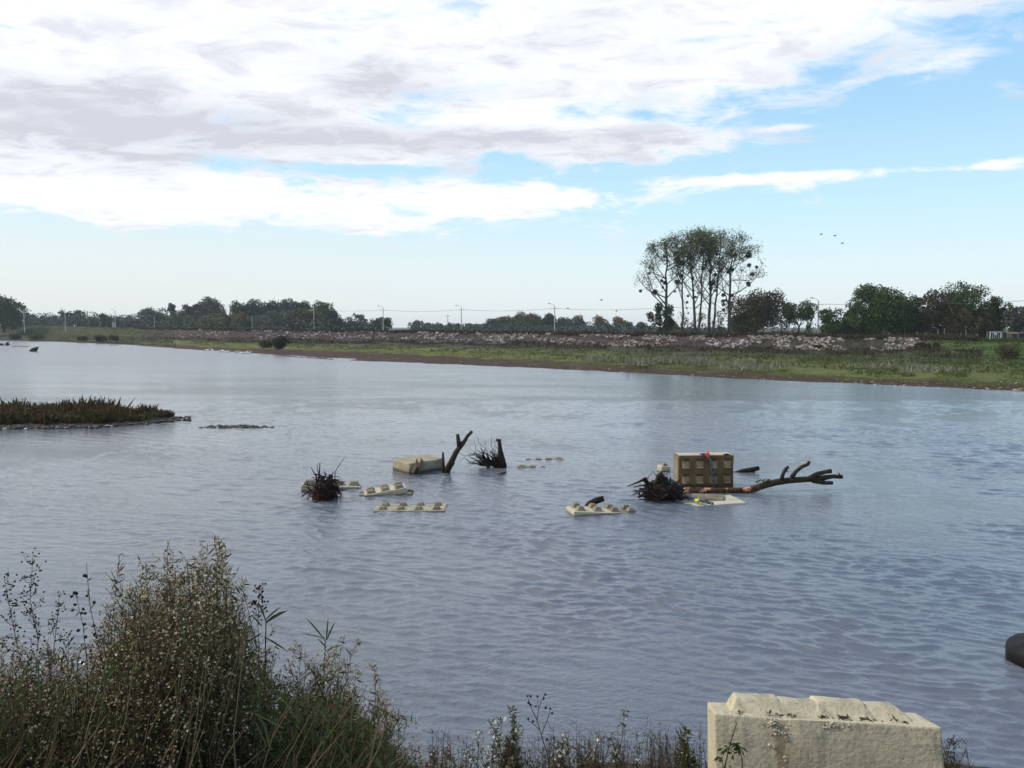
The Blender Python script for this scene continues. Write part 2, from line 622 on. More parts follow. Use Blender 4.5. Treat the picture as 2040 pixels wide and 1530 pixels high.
def build_far_bank():
    us = np.linspace(-700, 2700, 620)
    vs = np.concatenate([np.linspace(0, 1, 4), np.linspace(1.06, 2, 9), np.linspace(2.05, 3, 18), np.linspace(3.06, 5, 18), np.linspace(5.2, 8, 8)])
    V = []; UV = []
    for v_ in vs:
        for u in us:
            V.append(bank_ground(u, v_)); UV.append((u / 2040, v_ / 8))
    n0, n1_ = len(vs), len(us)
    i = np.arange(n0 - 1)[:, None] * n1_ + np.arange(n1_ - 1)[None, :]
    f = np.stack([i, i + 1, i + n1_ + 1, i + n1_], -1).reshape(-1, 4)
    mb = MB(); mb.add([tuple(q_) for q_ in V], f)
    m, b = newmat('far_bank_ground')
    o = mb.build('far_bank', m, smooth=True)
    uvl = o.data.uv_layers.new(name='UVMap')
    UV = np.array(UV)
    uvl.data.foreach_set('uv', UV[f.ravel()].ravel().astype(np.float32))
    n = E.nt.nodes.new('ShaderNodeUVMap'); n.uv_map = 'UVMap'
    u_, v_, _ = sep(E(n.outputs[0]))
    p = gpos()
    na = vnoise(p, 0.35, 6, .6); nb = vnoise(p, 1.6, 6, .65)
    x_, y_, z_ = sep(p)
    nst = vnoise(comb(x_ * .25, y_, 0.0), 0.5, 5, .6)
    vv = v_ * 8.0 + (na - 0.5) * 0.9 + (nb - 0.5) * 0.35
    mud = mixc(ss(.35, .65, nb), (.036, .019, .012, 1), (.075, .040, .026, 1))
    ygreen = mixc(ss(.35, .65, nst), (.085, .095, .020, 1), (.15, .17, .032, 1))
    olive = mixc(ss(.35, .65, nb), (.045, .045, .020, 1), (.075, .078, .03, 1))
    rockz = mixc(ss(.35, .65, nb), (.035, .026, .02, 1), (.07, .05, .04, 1))
    green = mixc(ss(.35, .65, nb), (.045, .065, .018, 1), (.08, .115, .03, 1))
    rt = ss(.88, .93, u_ + (na - .5) * .03)
    lt = ss(.17, .12, u_)
    rockz = mixc(rt, rockz, green)
    rockz = mixc(lt, rockz, mixc(.65, green, (.030, .032, .016, 1)))
    olive = mixc(rt * .7, olive, green)
    olive = mixc(lt * .6, olive, (.028, .030, .014, 1))
    mt_ = ss(.42, .65, u_)
    col = mixc(ss(1.90, 2.12, vv + mt_ * .18), mud, ygreen)
    col = mixc(ss(1.25, 1.8, vv + (nst - .5)) * mt_ * .6, col, mixc(.35, olive, ygreen))
    col = mixc(ss(.48, .62, nb) * .45, col, (.055, .042, .022, 1))
    col = mixc(lt, col, olive)
    col = mixc(ss(2.35, 2.62, vv), col, olive)
    col = mixc(ss(2.55, 2.75, vv) * ss(.3, .6, nst) * .5, col, (.04, .034, .02, 1))
    col = mixc(ss(2.95, 3.1, v_ * 8.0), col, rockz)
    col = mixc(ss(4.1, 4.5, vv), col, green)
    col = mixc(ss(1.12, 1.0, v_ * 8.0 + (nb - .5) * .2) * .8, col, (.03, .022, .016, 1))
    E.nt.links.new(col.s, b.inputs['Base Color']); b.inputs['Roughness'].default_value = 0.95
    bump(b, nb, .6, .15)
    tag(o, kind='structure')


build_far_bank()

# plain behind the dike and river bed
mb = MB()
mb.add([(-7000, 60, -1.5), (7000, 60, -1.5), (7000, 9000, -1.5), (-7000, 9000, -1.5)], [(0, 1, 2, 3)])
M_plain = simplemat('plain_grass', (.05, .065, .025), .95, (.08, .09, .035), .02)
mb2 = MB()
xs = np.linspace(-1, 1, 60)
rows = [(0, .3), (1, .3), (2, .35), (3, .4)]
V = []
for k, dd in enumerate((45, 150, 1200, 9000)):
    for a in xs:
        px = 1020 + a * 1700
        d = bank_profile(px)[-1][0] + dd - 50
        V.append((d * (px - 1020) / F, d, 0.32 if k else 0.30))
i = np.arange(3)[:, None] * 60 + np.arange(59)[None, :]
mb2.add(V, np.stack([i, i + 1, i + 61, i + 60], -1).reshape(-1, 4))
tag(mb2.build('meadow_ground', M_plain), kind='structure')

# ------------------------------------------------------------------ stones of the dike revetment
def stone_mesh(r, name='stone', flat=.65, mat=None):
    bm = bmesh.new(); bmesh.ops.create_icosphere(bm, subdivisions=1, radius=.5)
    for v in bm.verts:
        v.co *= 0.7 + 0.55 * r.random()
        v.co.z *= flat
    me = bpy.data.meshes.new(name); bm.to_mesh(me); bm.free()
    me.materials.append(mat or M_stone)
    return me


def icos(r, N):
    """N jittered icosahedra, (N,12,3) + faces"""
    t = (1 + 5 ** .5) / 2
    v = np.array([(-1, t, 0), (1, t, 0), (-1, -t, 0), (1, -t, 0), (0, -1, t), (0, 1, t), (0, -1, -t), (0, 1, -t), (t, 0, -1), (t, 0, 1), (-t, 0, -1), (-t, 0, 1)]) / 3.8
    f = np.array([(0, 11, 5), (0, 5, 1), (0, 1, 7), (0, 7, 10), (0, 10, 11), (1, 5, 9), (5, 11, 4), (11, 10, 2), (10, 7, 6), (7, 1, 8), (3, 9, 4), (3, 4, 2), (3, 2, 6), (3, 6, 8), (3, 8, 9), (4, 9, 5), (2, 4, 11), (6, 2, 10), (8, 6, 7), (9, 8, 1)])
    out = v[None] * (0.7 + 0.6 * r.random((N, 12, 1)))
    a = r.uniform(0, 6.28, N); c, s_ = np.cos(a), np.sin(a)
    x = out[..., 0] * c[:, None] - out[..., 1] * s_[:, None]
    y = out[..., 0] * s_[:, None] + out[..., 1] * c[:, None]
    return np.stack([x, y, out[..., 2]], -1), f


def add_stones(mb, pos, size, r, flat=.7, mi=0):
    N = len(pos)
    v, f = icos(r, N)
    v = v * np.asarray(size).reshape(-1, 1, 1)
    v[..., 2] *= flat
    v = v + np.asarray(pos)[:, None, :]
    F_ = (np.arange(N)[:, None, None] * 12 + f[None]).reshape(-1, 3)
    mb.add(v.reshape(-1, 3), F_, mi)


r = np.random.default_rng(3)
pts = []
for k in range(15000):
    u = 300 + 1590 * (r.random() ** 0.85)
    v_ = 3.0 + r.random() * 1.2
    g = noise.noise(Vector((u * .012, v_ * 1.5, 5.0))) + .5 * noise.noise(Vector((u * .035, v_ * 3, 9.0)))
    edge = min((u - 300) / 60, (1890 - u) / 60, 1)
    if g < -0.02 + (1 - edge) * .5 or r.random() < .45: continue
    p = bank_ground(u, v_)
    s_ = r.uniform(.2, .62) * (1.5 if r.random() < .12 else 1)
    pts.append((p.x, p.y, p.z + s_ * .12, s_, s_ / p.y))
pts.sort(key=lambda q_: -q_[4])
rev = empty('stone_revetment', bank_point(1300, 3.2), 'band of loose pinkish boulders protecting the slope of the far dike', 'stone revetment')
smeshes = [stone_mesh(r) for _ in range(10)]
for q_ in pts[:300]:
    o = link('stone', smeshes[int(r.integers(10))], rev)
    o.location = Vector(q_[:3]) - rev.location
    o.scale = (q_[3] * 1.15, q_[3], q_[3]); o.rotation_euler = (r.uniform(-.5, .5), r.uniform(-.5, .5), r.uniform(0, 6.28))
mb = MB(); a = np.array(pts[300:6500])
add_stones(mb, a[:, :3], a[:, 3] * 1.15, r)
o = mb.build('stones', M_stone, rev, origin=tuple(rev.location)); o['kind'] = 'stuff'

# a few pale boulders low on the far left slope
for i_, (px, py, s_, lab) in enumerate([(353, 681, 2.6, 'pale boulder low on the far bank, left one of the pair'), (377, 682, 2.0, 'pale boulder low on the far bank, right one of the pair'), (303, 678, 1.6, 'small pale rock on the far slope at the left end of the stone band')]):
    p = P(px, py, .6)
    o = link('boulder', stone_mesh(r, 'boulder', .45), None); o.location = p; o.scale = (s_, s_, s_)
    tag(o, lab, 'boulder', 'pale boulders on the far bank')

# ------------------------------------------------------------------ ground vegetation on the far bank (uncountable)
M_grass_far = leafmat('meadow_blades', (.045, .055, .018), (.10, .115, .032), (.14, .13, .07), .3)
M_grass_green = leafmat('green_blades', (.04, .065, .018), (.075, .12, .03), None, .3)
M_grass_yellow = leafmat('yellow_blades', (.10, .12, .03), (.17, .20, .05), (.20, .18, .09), .3)
M_weed_brown = leafmat('brown_weeds', (.035, .028, .018), (.085, .065, .042), (.13, .10, .06), .25)
M_weed_pale = leafmat('pale_weeds', (.15, .16, .10), (.26, .26, .18), (.10, .11, .06), .25)


def tufts(mb, base, height, r, n=5, mi=0, spread=.5):
    base = np.repeat(np.asarray(base), n, 0); height = np.repeat(height, n)
    off = r.normal(size=base.shape) * spread * height[:, None] * .5; off[:, 2] = 0
    d = r.normal(size=base.shape) * .45; d[:, 2] = 1
    mb.leaves(base + off, height, mi, dirs=d, aspect=.28, tri=True, jitter=0, r=r)


mb = MB()
for (n_, u0, u1, v0, v1, h0, h1, mi, thr) in [
        (9000, 700, 2140, 1.35, 2.1, .05, .14, 2, -.15), (5000, 500, 2140, 1.3, 2.2, .05, .14, 3, -.1),
        (9000, -100, 2140, 2.05, 2.5, .10, .28, 2, 0.0), (9000, -100, 2140, 2.2, 3.0, .12, .40, 0, -.3),
        (5000, 1500, 2140, 2.3, 4.6, .12, .35, 1, -.3), (6000, -100, 350, 1.6, 4.6, .15, .5, 0, -.3),
        (9000, 280, 1950, 4.0, 5.1, .25, .75, 3, -.5), (4000, 280, 1950, 2.75, 3.2, .2, .6, 3, -.2),
        (2500, 280, 1950, 3.1, 4.1, .2, .5, 3, .1), (2500, 1850, 2140, 4.0, 5.2, .15, .4, 1, -.5), (3000, 900, 2140, 2.0, 2.3, .1, .3, 1, .1)]:
    B = []; hh = []
    for k in range(n_):
        u = r.uniform(u0, u1); v_ = r.uniform(v0, v1)
        if noise.noise(Vector((u * .015, v_ * 3, mi * 7.0))) < thr: continue
        p = bank_ground(u, v_); p.z -= .03
        B.append(tuple(p)); hh.append(r.uniform(h0, h1))
    tufts(mb, B, np.array(hh), r, 4, mi, 1.2)
o = mb.build('meadow_plants', [M_grass_far, M_grass_green, M_grass_yellow, M_weed_brown])
tag(o, 'rough grass and brown weeds covering the far bank', 'grass', kind='stuff')

# pale weeds clumps on the meadow
mb = MB()
for (px, py, w, n_) in [(1275, 720, 26, 26), (1345, 717, 46, 60), (1400, 722, 30, 24), (1480, 722, 24, 12), (1190, 715, 30, 10), (1500, 730, 60, 12), (1850, 735, 70, 12), (1770, 728, 60, 10)]:
    B = []; hh = []
    for k in range(n_ * 6):
        p = P(px + r.normal() * w * .5, py + r.normal() * 2.2, .75); p.z = .62
        B.append(tuple(p)); hh.append(r.uniform(.25, .6))
    tufts(mb, B, np.array(hh), r, 5, 0, 1.6)
o = mb.build('pale_weeds', [M_weed_pale])
tag(o, 'pale seeding weeds in low clumps on the green meadow', 'weeds', kind='stuff')


# ------------------------------------------------------------------ trees
def crown_pts(c, rx, ry, rz, nl, n, r, lobe=(.28, .45), shell=.5, low=.55):
    """leaf positions on many lobes filling a domed crown; c = centre, r* = half sizes"""
    L = []
    rl = min(rx, rz * 1.3)
    for k in range(nl):
        lr = r.uniform(*lobe) * rl
        f = 1 - (k + r.random()) / nl           # 1 top .. 0 bottom
        z = -rz + lr * .8 + f * (2 * rz - 1.8 * lr)
        g = (z / rz)
        w = math.sqrt(max(.02, 1 - max(0, (g + .25) / 1.25) ** 2.4)) if g > -.25 else low + (1 - low) * (g + 1) / .75
        a = r.uniform(0, 6.283); q_ = r.random() ** .45
        L.append((np.array(c) + np.array([math.cos(a) * q_ * max(0, rx * w - lr * .75), math.sin(a) * q_ * max(0, ry * w - lr * .75), z]), lr))
    wts = np.array([l[1] ** 2 for l in L]); wts /= wts.sum()
    idx = r.choice(nl, n, p=wts)
    cen = np.array([l[0] for l in L])[idx]; rad = np.array([l[1] for l in L])[idx]
    d = r.normal(size=(n, 3)); d /= np.linalg.norm(d, axis=1)[:, None]
    q_ = shell + (1 - shell) * r.random(n) ** .5
    ragged = 1 + .16 * r.normal(size=n)
    return cen + d * (rad * q_ * ragged)[:, None], d, L


def branch_to(mb, a, b, r0, r1, r, n=4, sides=4, wob=.08):
    a = Vector(a); b = Vector(b); L = (b - a).length
    pts_ = []; rad = []
    for i_ in range(n + 1):
        t = i_ / n
        p = a.lerp(b, t)
        p.z -= 0.10 * L * math.sin(math.pi * t) * (1 if b.z > a.z else 0)
        if 0 < i_ < n: p += Vector(r.normal(size=3)) * wob * L * .3
        pts_.append(p); rad.append(r0 + (r1 - r0) * t)
    mb.tube(pts_, rad, sides, cap=False)
    return pts_


def broadleaf(name, px, top, w, D, base_y, mat, label, seed, n=5000, leaf=.45, nl=16, gaps=0.0, group='trees beyond the dike', low=.06, bark=None, limbs=7, cat='tree', depth=.8, upb=0.15):
    r = np.random.default_rng(seed)
    pb = PD(px, base_y, D); pt = PD(px, top, D)
    zb = min(pb.z, 2.6) if D < 400 else min(pb.z, 1.5)
    ht = pt.z - zb; wx = w / F * D / 2 / CT
    rz = ht * (1 - low) / 2; cz = zb + ht * low + rz
    t = empty(name, (pb.x, D, zb - .2), label, cat, group)
    tb_ = MB()
    pts_, dirs, L = crown_pts((pb.x, D, cz), wx * .97, wx * depth, rz * .97, nl, n, r, (.26, .42) if gaps == 0 else (.18, .32), low=.9 if D > 250 else .7)
    if gaps > 0:
        keep = np.array([noise.noise(Vector(p) * (1.6 / max(wx, 1))) > gaps - .5 for p in pts_])
        pts_ = pts_[keep]; dirs = dirs[keep]
    pts_[:, 2] = np.maximum(pts_[:, 2], zb + .1)
    tr = max(.12, ht * .028)
    fork = Vector((pb.x + r.normal() * .2, D, zb + ht * .3))
    tb_.tube([(pb.x, D, zb - .3), (pb.x + r.normal() * .1, D, zb + ht * .15), fork], [tr * 1.3, tr, tr * .85], 6)
    for k in range(min(limbs, nl)):
        branch_to(tb_, fork, L[k][0], tr * .5, tr * .08, r)
    org = tuple(t.location)
    tb_.build('trunk', bark or M_bark_far, t, origin=org)
    lb = MB(); lb.leaves(pts_, leaf, 0, dirs=dirs + np.array([0, 0, upb]), aspect=.85, tri=False, jitter=.9, r=r)
    o = lb.build('crown', mat, t, origin=org)
    return t


T_green = leafmat('tree_green', (0.033, 0.052, 0.016), (0.101, 0.151, 0.040), (.07, .09, .03), .18)
T_dark = leafmat('tree_dark', (0.026, 0.038, 0.022), (0.073, 0.101, 0.052), None, .15)
T_olive = leafmat('tree_olive', (0.065, 0.073, 0.029), (0.151, 0.161, 0.060), (.10, .09, .035), .18)
T_brown = leafmat('tree_brown', (0.048, 0.044, 0.025), (0.125, 0.109, 0.052), (.08, .06, .03), .15)
T_blue = leafmat('tree_bluegreen', (0.044, 0.056, 0.048), (0.111, 0.131, 0.101), None, .15)
T_orange = leafmat('tree_orange', (.14, .085, .03), (.27, .17, .06), (.16, .14, .05), .25)
T_yellow = leafmat('tree_yellowgreen', (.085, .085, .03), (.16, .15, .055), (.20, .15, .06), .25)
T_grey = leafmat('tree_greygreen', (0.065, 0.073, 0.056), (0.151, 0.161, 0.121), (.10, .10, .08), .18)
T_poplar = leafmat('poplar_leaves', (.05, .07, .025), (.13, .17, .06), (.20, .18, .07), .4)
T_mistle = leafmat('mistletoe', (.022, .032, .016), (.045, .062, .03), None, .1)

TREES = [  # px, top, w, D, base, mat, n, leaf, gaps, label
    (8, 589, 74, 330, 652, T_green, 6500, .65, 0, 'tall rounded tree cut by the left edge of the photo'),
    (62, 625, 30, 420, 652, T_blue, 1800, .7, 0, 'low dark tree just right of the leftmost lamp pole'),
    (84, 630, 24, 430, 652, T_dark, 1400, .7, 0, 'small dark bushy tree between the two leftmost lamp poles'),
    (105, 628, 34, 440, 652, T_blue, 1800, .7, 0, 'low bluish tree left of the second lamp pole from the left'),
    (122, 616, 18, 430, 650, T_grey, 1200, .6, .42, 'slender sparse tree right behind the second lamp pole from the left'),
    (152, 617, 40, 400, 652, T_dark, 2400, .65, 0, 'domed dark tree right of the second lamp pole from the left'),
    (186, 629, 40, 400, 654, T_olive, 1800, .65, 0, 'low olive tree between the domed dark tree and a small black-green one'),
    (211, 624, 24, 370, 654, T_dark, 1600, .55, 0, 'small nearly black tree left of the lamp pole with the lit cross arm'),
    (248, 628, 46, 400, 655, T_grey, 2000, .65, 0, 'low greyish tree in the gap left of the big willow wood'),
    (274, 634, 34, 400, 656, T_brown, 1500, .65, 0, 'low brownish scrub at the left foot of the willow wood'),
    (308, 611, 56, 390, 656, T_grey, 3200, .65, 0, 'leftmost crown of the willow wood'),
    (345, 604, 26, 400, 656, T_blue, 1800, .65, .3, 'narrow pointed crown left in the willow wood'),
    (371, 604, 34, 400, 656, T_grey, 2300, .65, 0, 'mid height crown in the willow wood, second peak from the left'),
    (398, 600, 30, 400, 656, T_blue, 2200, .65, 0, 'slim crown left of the tallest willow'),
    (424, 590, 50, 400, 658, T_grey, 3600, .65, 0, 'tallest willow crown rising above the left wood'),
    (375, 626, 80, 330, 657, T_olive, 3400, .55, 0, 'rounded olive bush in front of the willow wood'),
    (446, 621, 104, 310, 659, T_yellow, 4800, .55, 0, 'wide pale yellow-green bush between the two woods'),
    (480, 600, 50, 360, 658, T_dark, 3400, .6, 0, 'leftmost crown of the large dark wood'),
    (512, 594, 46, 370, 658, T_blue, 3200, .6, 0, 'second crown from the left of the large dark wood'),
    (545, 597, 46, 370, 658, T_dark, 3200, .6, 0, 'crown left of the middle of the large dark wood'),
    (576, 594, 44, 370, 658, T_blue, 3200, .6, 0, 'middle crown and top of the large dark wood'),
    (606, 599, 46, 370, 658, T_dark, 3200, .6, 0, 'crown right of the middle of the large dark wood'),
    (640, 599, 52, 350, 660, T_green, 3600, .6, 0, 'rightmost high crown of the large dark wood'),
    (662, 616, 34, 345, 660, T_dark, 2400, .55, 0, 'lower shoulder tree at the right end of the large dark wood'),
    (553, 616, 84, 320, 660, T_grey, 3600, .55, 0, 'grey-green bushy tree in front of the large dark wood'),
    (610, 613, 66, 320, 660, T_olive, 3200, .55, 0, 'yellowish green tree behind the lamp pole at the dark wood'),
    (665, 632, 38, 300, 661, T_dark, 2000, .5, 0, 'small dark conical tree at the right foot of the dark wood'),
    (700, 640, 42, 330, 662, T_blue, 1900, .55, 0, 'low tree right of the dark wood'),
    (713, 624, 36, 340, 662, T_grey, 1900, .5, .35, 'airy pointed tree between the dark wood and a lamp pole'),
    (738, 638, 46, 330, 662, T_grey, 2000, .55, 0, 'rounded grey-green bush left of the lamp pole in the gap'),
    (764, 632, 36, 320, 662, T_dark, 1900, .5, .25, 'bushy tree standing directly behind the lamp pole in the gap'),
    (838, 638, 40, 430, 665, T_blue, 2000, .65, .2, 'bushy tree at the right side of the open gap in the skyline'),
    (874, 643, 50, 440, 665, T_grey, 2000, .7, 0, 'low crown under the far twin armed pole'),
    (905, 645, 46, 440, 666, T_olive, 1900, .7, 0, 'low crown left of the lamp pole at the middle of the photo'),
    (948, 644, 42, 450, 666, T_blue, 1800, .7, 0, 'low distant crown right of the middle lamp pole'),
    (983, 632, 40, 420, 666, T_blue, 2300, .65, 0, 'blue-green tree at the left end of the mixed grove'),
    (1020, 627, 62, 400, 667, T_olive, 3200, .65, 0, 'olive tree in the left half of the mixed grove'),
    (1050, 620, 48, 430, 667, T_yellow, 3000, .65, 0, 'yellowing tall crown topping the mixed grove'),
    (1072, 626, 40, 430, 667, T_olive, 2200, .65, 0, 'green-brown crown right of the yellowing top of the grove'),
    (1092, 623, 38, 410, 667, T_dark, 2600, .6, 0, 'dark blue-green tree left of the lamp pole at the grove'),
    (1128, 631, 50, 410, 668, T_blue, 2600, .65, 0, 'dark tree just right of the lamp pole at the grove'),
    (1151, 626, 27, 450, 668, T_yellow, 1700, .6, 0, 'leftmost of the three autumn coloured poplars'),
    (1194, 627, 30, 440, 668, T_orange, 1900, .6, 0, 'middle of the three autumn coloured poplars'),
    (1236, 629, 34, 440, 668, T_orange, 2100, .6, 0, 'rightmost and most orange of the three autumn poplars'),
    (1172, 648, 50, 380, 668, T_blue, 1700, .6, 0, 'low bluish bush between the left and middle autumn poplars'),
    (1215, 643, 56, 380, 668, T_blue, 2000, .6, 0, 'low bluish bush below the middle and right autumn poplars'),
    (1265, 641, 50, 370, 669, T_blue, 2200, .6, 0, 'bluish bush right of the orange poplars'),
    (1298, 650, 40, 370, 669, T_blue, 1600, .6, 0, 'low bluish bush left behind the ivy clad poplar'),
    (1342, 643, 34, 360, 669, T_orange, 1500, .5, .3, 'small orange tree seen between the mistletoe poplars'),
    (1375, 652, 60, 400, 669, T_blue, 1800, .6, 0, 'distant low bush behind the middle poplar trunks'),
    (1430, 652, 60, 400, 669, T_blue, 1800, .6, 0, 'distant low bush behind the right poplar trunks'),
    (1506, 574, 104, 175, 672, T_brown, 11000, .34, 0, 'broad brownish olive tree right of the mistletoe poplars'),
    (1470, 622, 44, 180, 672, T_olive, 2600, .34, .2, 'small olive tree between the last poplar and the brownish tree'),
    (1590, 597, 76, 172, 672, T_green, 5600, .32, .38, 'open airy tree with sky showing through its crown'),
    (1668, 613, 74, 165, 675, T_green, 5600, .32, .22, 'small round tree directly right of the tallest lamp pole'),
    (1752, 562, 118, 160, 676, T_green, 15000, .34, .12, 'largest dense green tree on the right bank'),
    (1815, 588, 56, 165, 676, T_green, 5000, .32, .2, 'narrow green tree filling the gap right of the largest tree'),
    (1866, 574, 92, 160, 677, T_brown, 9000, .32, .1, 'brownish tree right of the largest green one'),
    (1922, 558, 110, 158, 678, T_green, 8000, .32, .44, 'tall tree with open twiggy top near the right edge'),
    (1930, 600, 90, 155, 678, T_brown, 6000, .32, .1, 'lower dense brown-green tree under the open twiggy one'),
    (1985, 588, 62, 156, 678, T_green, 5500, .32, .3, 'tree with ragged top second from the right edge'),
    (2032, 608, 60, 152, 679, T_blue, 5000, .32, .15, 'darker tree cut by the right edge of the photo'),
    (1705, 604, 50, 175, 676, T_olive, 3200, .32, .1, 'olive tree filling in left behind the largest green one'),
    (1812, 612, 70, 175, 676, T_dark, 3800, .32, 0, 'low dark tree behind the gap right of the largest green one'),
    (1965, 612, 70, 170, 678, T_green, 3800, .32, 0, 'low green tree left of the ragged topped one near the right edge'),
    (1725, 632, 60, 168, 676, T_green, 3000, .30, 0, 'low bushy tree at the left foot of the largest green one'),
    (2120, 590, 120, 150, 680, T_green, 5000, .34, .1, 'tree beyond the right edge of the photo'),
    (-90, 600, 110, 330, 650, T_green, 4000, .65, 0, 'tree beyond the left edge of the photo'),
]
for k, (px, top, w, D, by, mt, n_, lf, gp, lab) in enumerate(TREES):
    w *= 1.18; n_ *= 1.6 if D > 280 else 1.2
    if lab.endswith('beyond the right edge of the photo') or lab.endswith('beyond the left edge of the photo'): continue
    broadleaf('broadleaf_tree', px, top, w, D, by, mt, lab, 100 + k, n=int(n_ * 1.2), leaf=lf, gaps=gp, nl=int(14 + w / 6))

# low scrub line filling in behind the crest
mb = MB()
B = []
for k in range(26000):
    px = r.uniform(-150, 2200)
    if 782 < px < 812: continue
    D = 250 + 200 * r.random() if px > 300 else 330 + 100 * r.random()
    by = float(np.interp(px, COLS, Yc))
    hgt = (22 if px < 780 else 13) + 14 * (0.5 + noise.noise(Vector((px * .02, 0, 2.0))))
    if px > 1640: D = 170 + 20 * r.random(); hgt = 18 + 10 * noise.noise(Vector((px * .03, 0, 2.0)))
    elif px > 1290: hgt *= .55; D = 200 + 60 * r.random()
    B.append(tuple(PD(px, by + 3 - hgt * r.random(), D)))
mb.leaves(np.array(B), .7, 0, aspect=.8, r=r)
tag(mb.build('scrub_belt', T_blue), 'low dark scrub growing along the foot of the far tree line', 'scrub', kind='stuff')


# ---- mistletoe poplars
SILX = [1262, 1272, 1285, 1300, 1330, 1350, 1375, 1400, 1430, 1452, 1480, 1498, 1508, 1516, 1520]
SILY = [575, 530, 500, 488, 480, 468, 464, 461, 466, 467, 473, 485, 505, 545, 575]


def domed(p, slack=0.0):
    px = 1020 + p.x / p.y * F / CT * CT
    px = min(max(px, 1264), 1517)
    x = (px - 1020) / F * p.y
    zmax = PD(px, float(np.interp(px, SILX, SILY)), p.y).z
    return Vector((x, p.y, min(p.z, zmax - slack * random.random())))


def poplar(px, w, top, D, base_y, seed, label, clumps, lean=0.0, side=(-1, 1), nlimb=9, fork=.30, trunk_r=.34, leaves=3000):
    leaves = int(leaves * 1.15)
    r = np.random.default_rng(seed)
    pb = PD(px, base_y, D); pt = PD(px, top, D)
    zb = pb.z; ht = pt.z - zb; wx = w / F * D / 2
    t = empty('poplar_tree', (pb.x, D, zb - .3), label, 'tree', 'tall poplars with mistletoe')
    org = tuple(t.location)
    tb_ = MB()
    axis = []
    tp = Vector((pb.x + lean * wx, D, pt.z - .5))
    n = 9
    for i_ in range(n + 1):
        f_ = i_ / n
        axis.append(Vector((pb.x, D, zb - .3)).lerp(tp, f_) + Vector((r.normal() * .12, r.normal() * .12, 0)) * (1 if i_ else 0))
    tb_.tube(axis, [trunk_r * (1 - .9 * (i_ / n) ** .8) + .03 for i_ in range(n + 1)], 7)
    tips = []
    for k in range(nlimb):
        f_ = fork + (0.80 - fork) * (k / max(1, nlimb - 1)) + r.uniform(-.03, .03)
        a = axis[0].lerp(axis[-1], f_); i0 = f_ * n; j = int(i0); a = axis[j].lerp(axis[min(j + 1, n)], i0 - j)
        sgn = side[k % len(side)] if r.random() < .85 else -side[k % len(side)]
        spread = wx * (1.0 - .15 * f_) * r.uniform(.45, 1.05)
        e = Vector((a.x + sgn * spread, D + r.normal() * wx * .5, min(pt.z - r.uniform(0, .12) * ht, a.z + ht * r.uniform(.30, .52))))
        if f_ < .42: e.z = min(e.z, zb + ht * r.uniform(.7, .92))
        e = domed(e)
        mid = a.lerp(e, .45); mid.x += sgn * spread * .16; mid.z -= ht * .015
        pl = [a, a.lerp(mid, .5) + Vector(r.normal(size=3)) * .1, mid, mid.lerp(e, .5) + Vector(r.normal(size=3)) * .15, e]
        r0 = trunk_r * .42 * (1 - .5 * f_)
        tb_.tube(pl, [r0, r0 * .8, r0 * .58, r0 * .36, .03], 5)
        tips.append(pl)
    tips.append([axis[-4], axis[-3], axis[-2], axis[-1]])
    lp = []
    for pl in tips:
        for s_ in range(13):
            f_ = r.uniform(.30, 1.0)
            i0 = f_ * (len(pl) - 1); j = min(int(i0), len(pl) - 2)
            a = pl[j].lerp(pl[j + 1], i0 - j)
            d = Vector((r.normal() * .8, r.normal() * .8, r.uniform(.5, 1.5))).normalized()
            L = ht * r.uniform(.05, .12)
            b_ = a + d * L; m_ = a.lerp(b_, .5) + Vector(r.normal(size=3)) * .12
            b_ = domed(b_, .2)
            tb_.tube([a, m_, b_], [.045, .03, .012], 3, cap=False)
            for q_ in range(3):
                c_ = m_.lerp(b_, r.random()) ; e_ = c_ + Vector((r.normal(), r.normal(), r.normal() + .8)).normalized() * L * .4
                tb_.tube([c_, e_], [.02, .008], 3, cap=False)
                lp.append((e_, f_)); 
            lp.append((b_, f_)); lp.append((m_, f_))
    tb_.build('trunk', M_bark_far, t, origin=org)
    w_ = np.array([max(.03, (p.z - zb) / ht - .42) for p, _ in lp]); w_ /= w_.sum()
    idx = r.choice(len(lp), leaves, p=w_)
    P_ = np.array([tuple(lp[i_][0]) for i_ in idx]) + r.normal(size=(leaves, 3)) * .42
    lb = MB(); lb.leaves(P_, .23, 0, aspect=.7, r=r)
    lb.build('crown', T_poplar, t, origin=org)
    for (cx, cy, s_) in clumps:
        c = PD(cx, cy, D + r.uniform(-.6, .3)); R = s_ / F * D / 2 * .88
        d = r.normal(size=(420, 3)); d /= np.linalg.norm(d, axis=1)[:, None]
        q_ = (r.random(420) ** .6)[:, None]
        m_ = MB(); m_.leaves(np.array(c) + d * q_ * R * .92 * np.array([1, 1, .85]), R * .5, 0, dirs=d, aspect=.4, r=r)
        near = min((p for p, _ in lp), key=lambda p: (p - c).length)
        o = m_.build('mistletoe_clump', T_mistle, t, origin=org)
        tb2 = MB(); tb2.tube([near, near.lerp(c, .6) + Vector((0, 0, -.1)), c], [.03, .03, .02], 3)
        tb2.build('twig', M_bark_far, o, origin=None).location = -Vector(org)
        o.children[0].matrix_parent_inverse = Matrix.Identity(4)
    return t


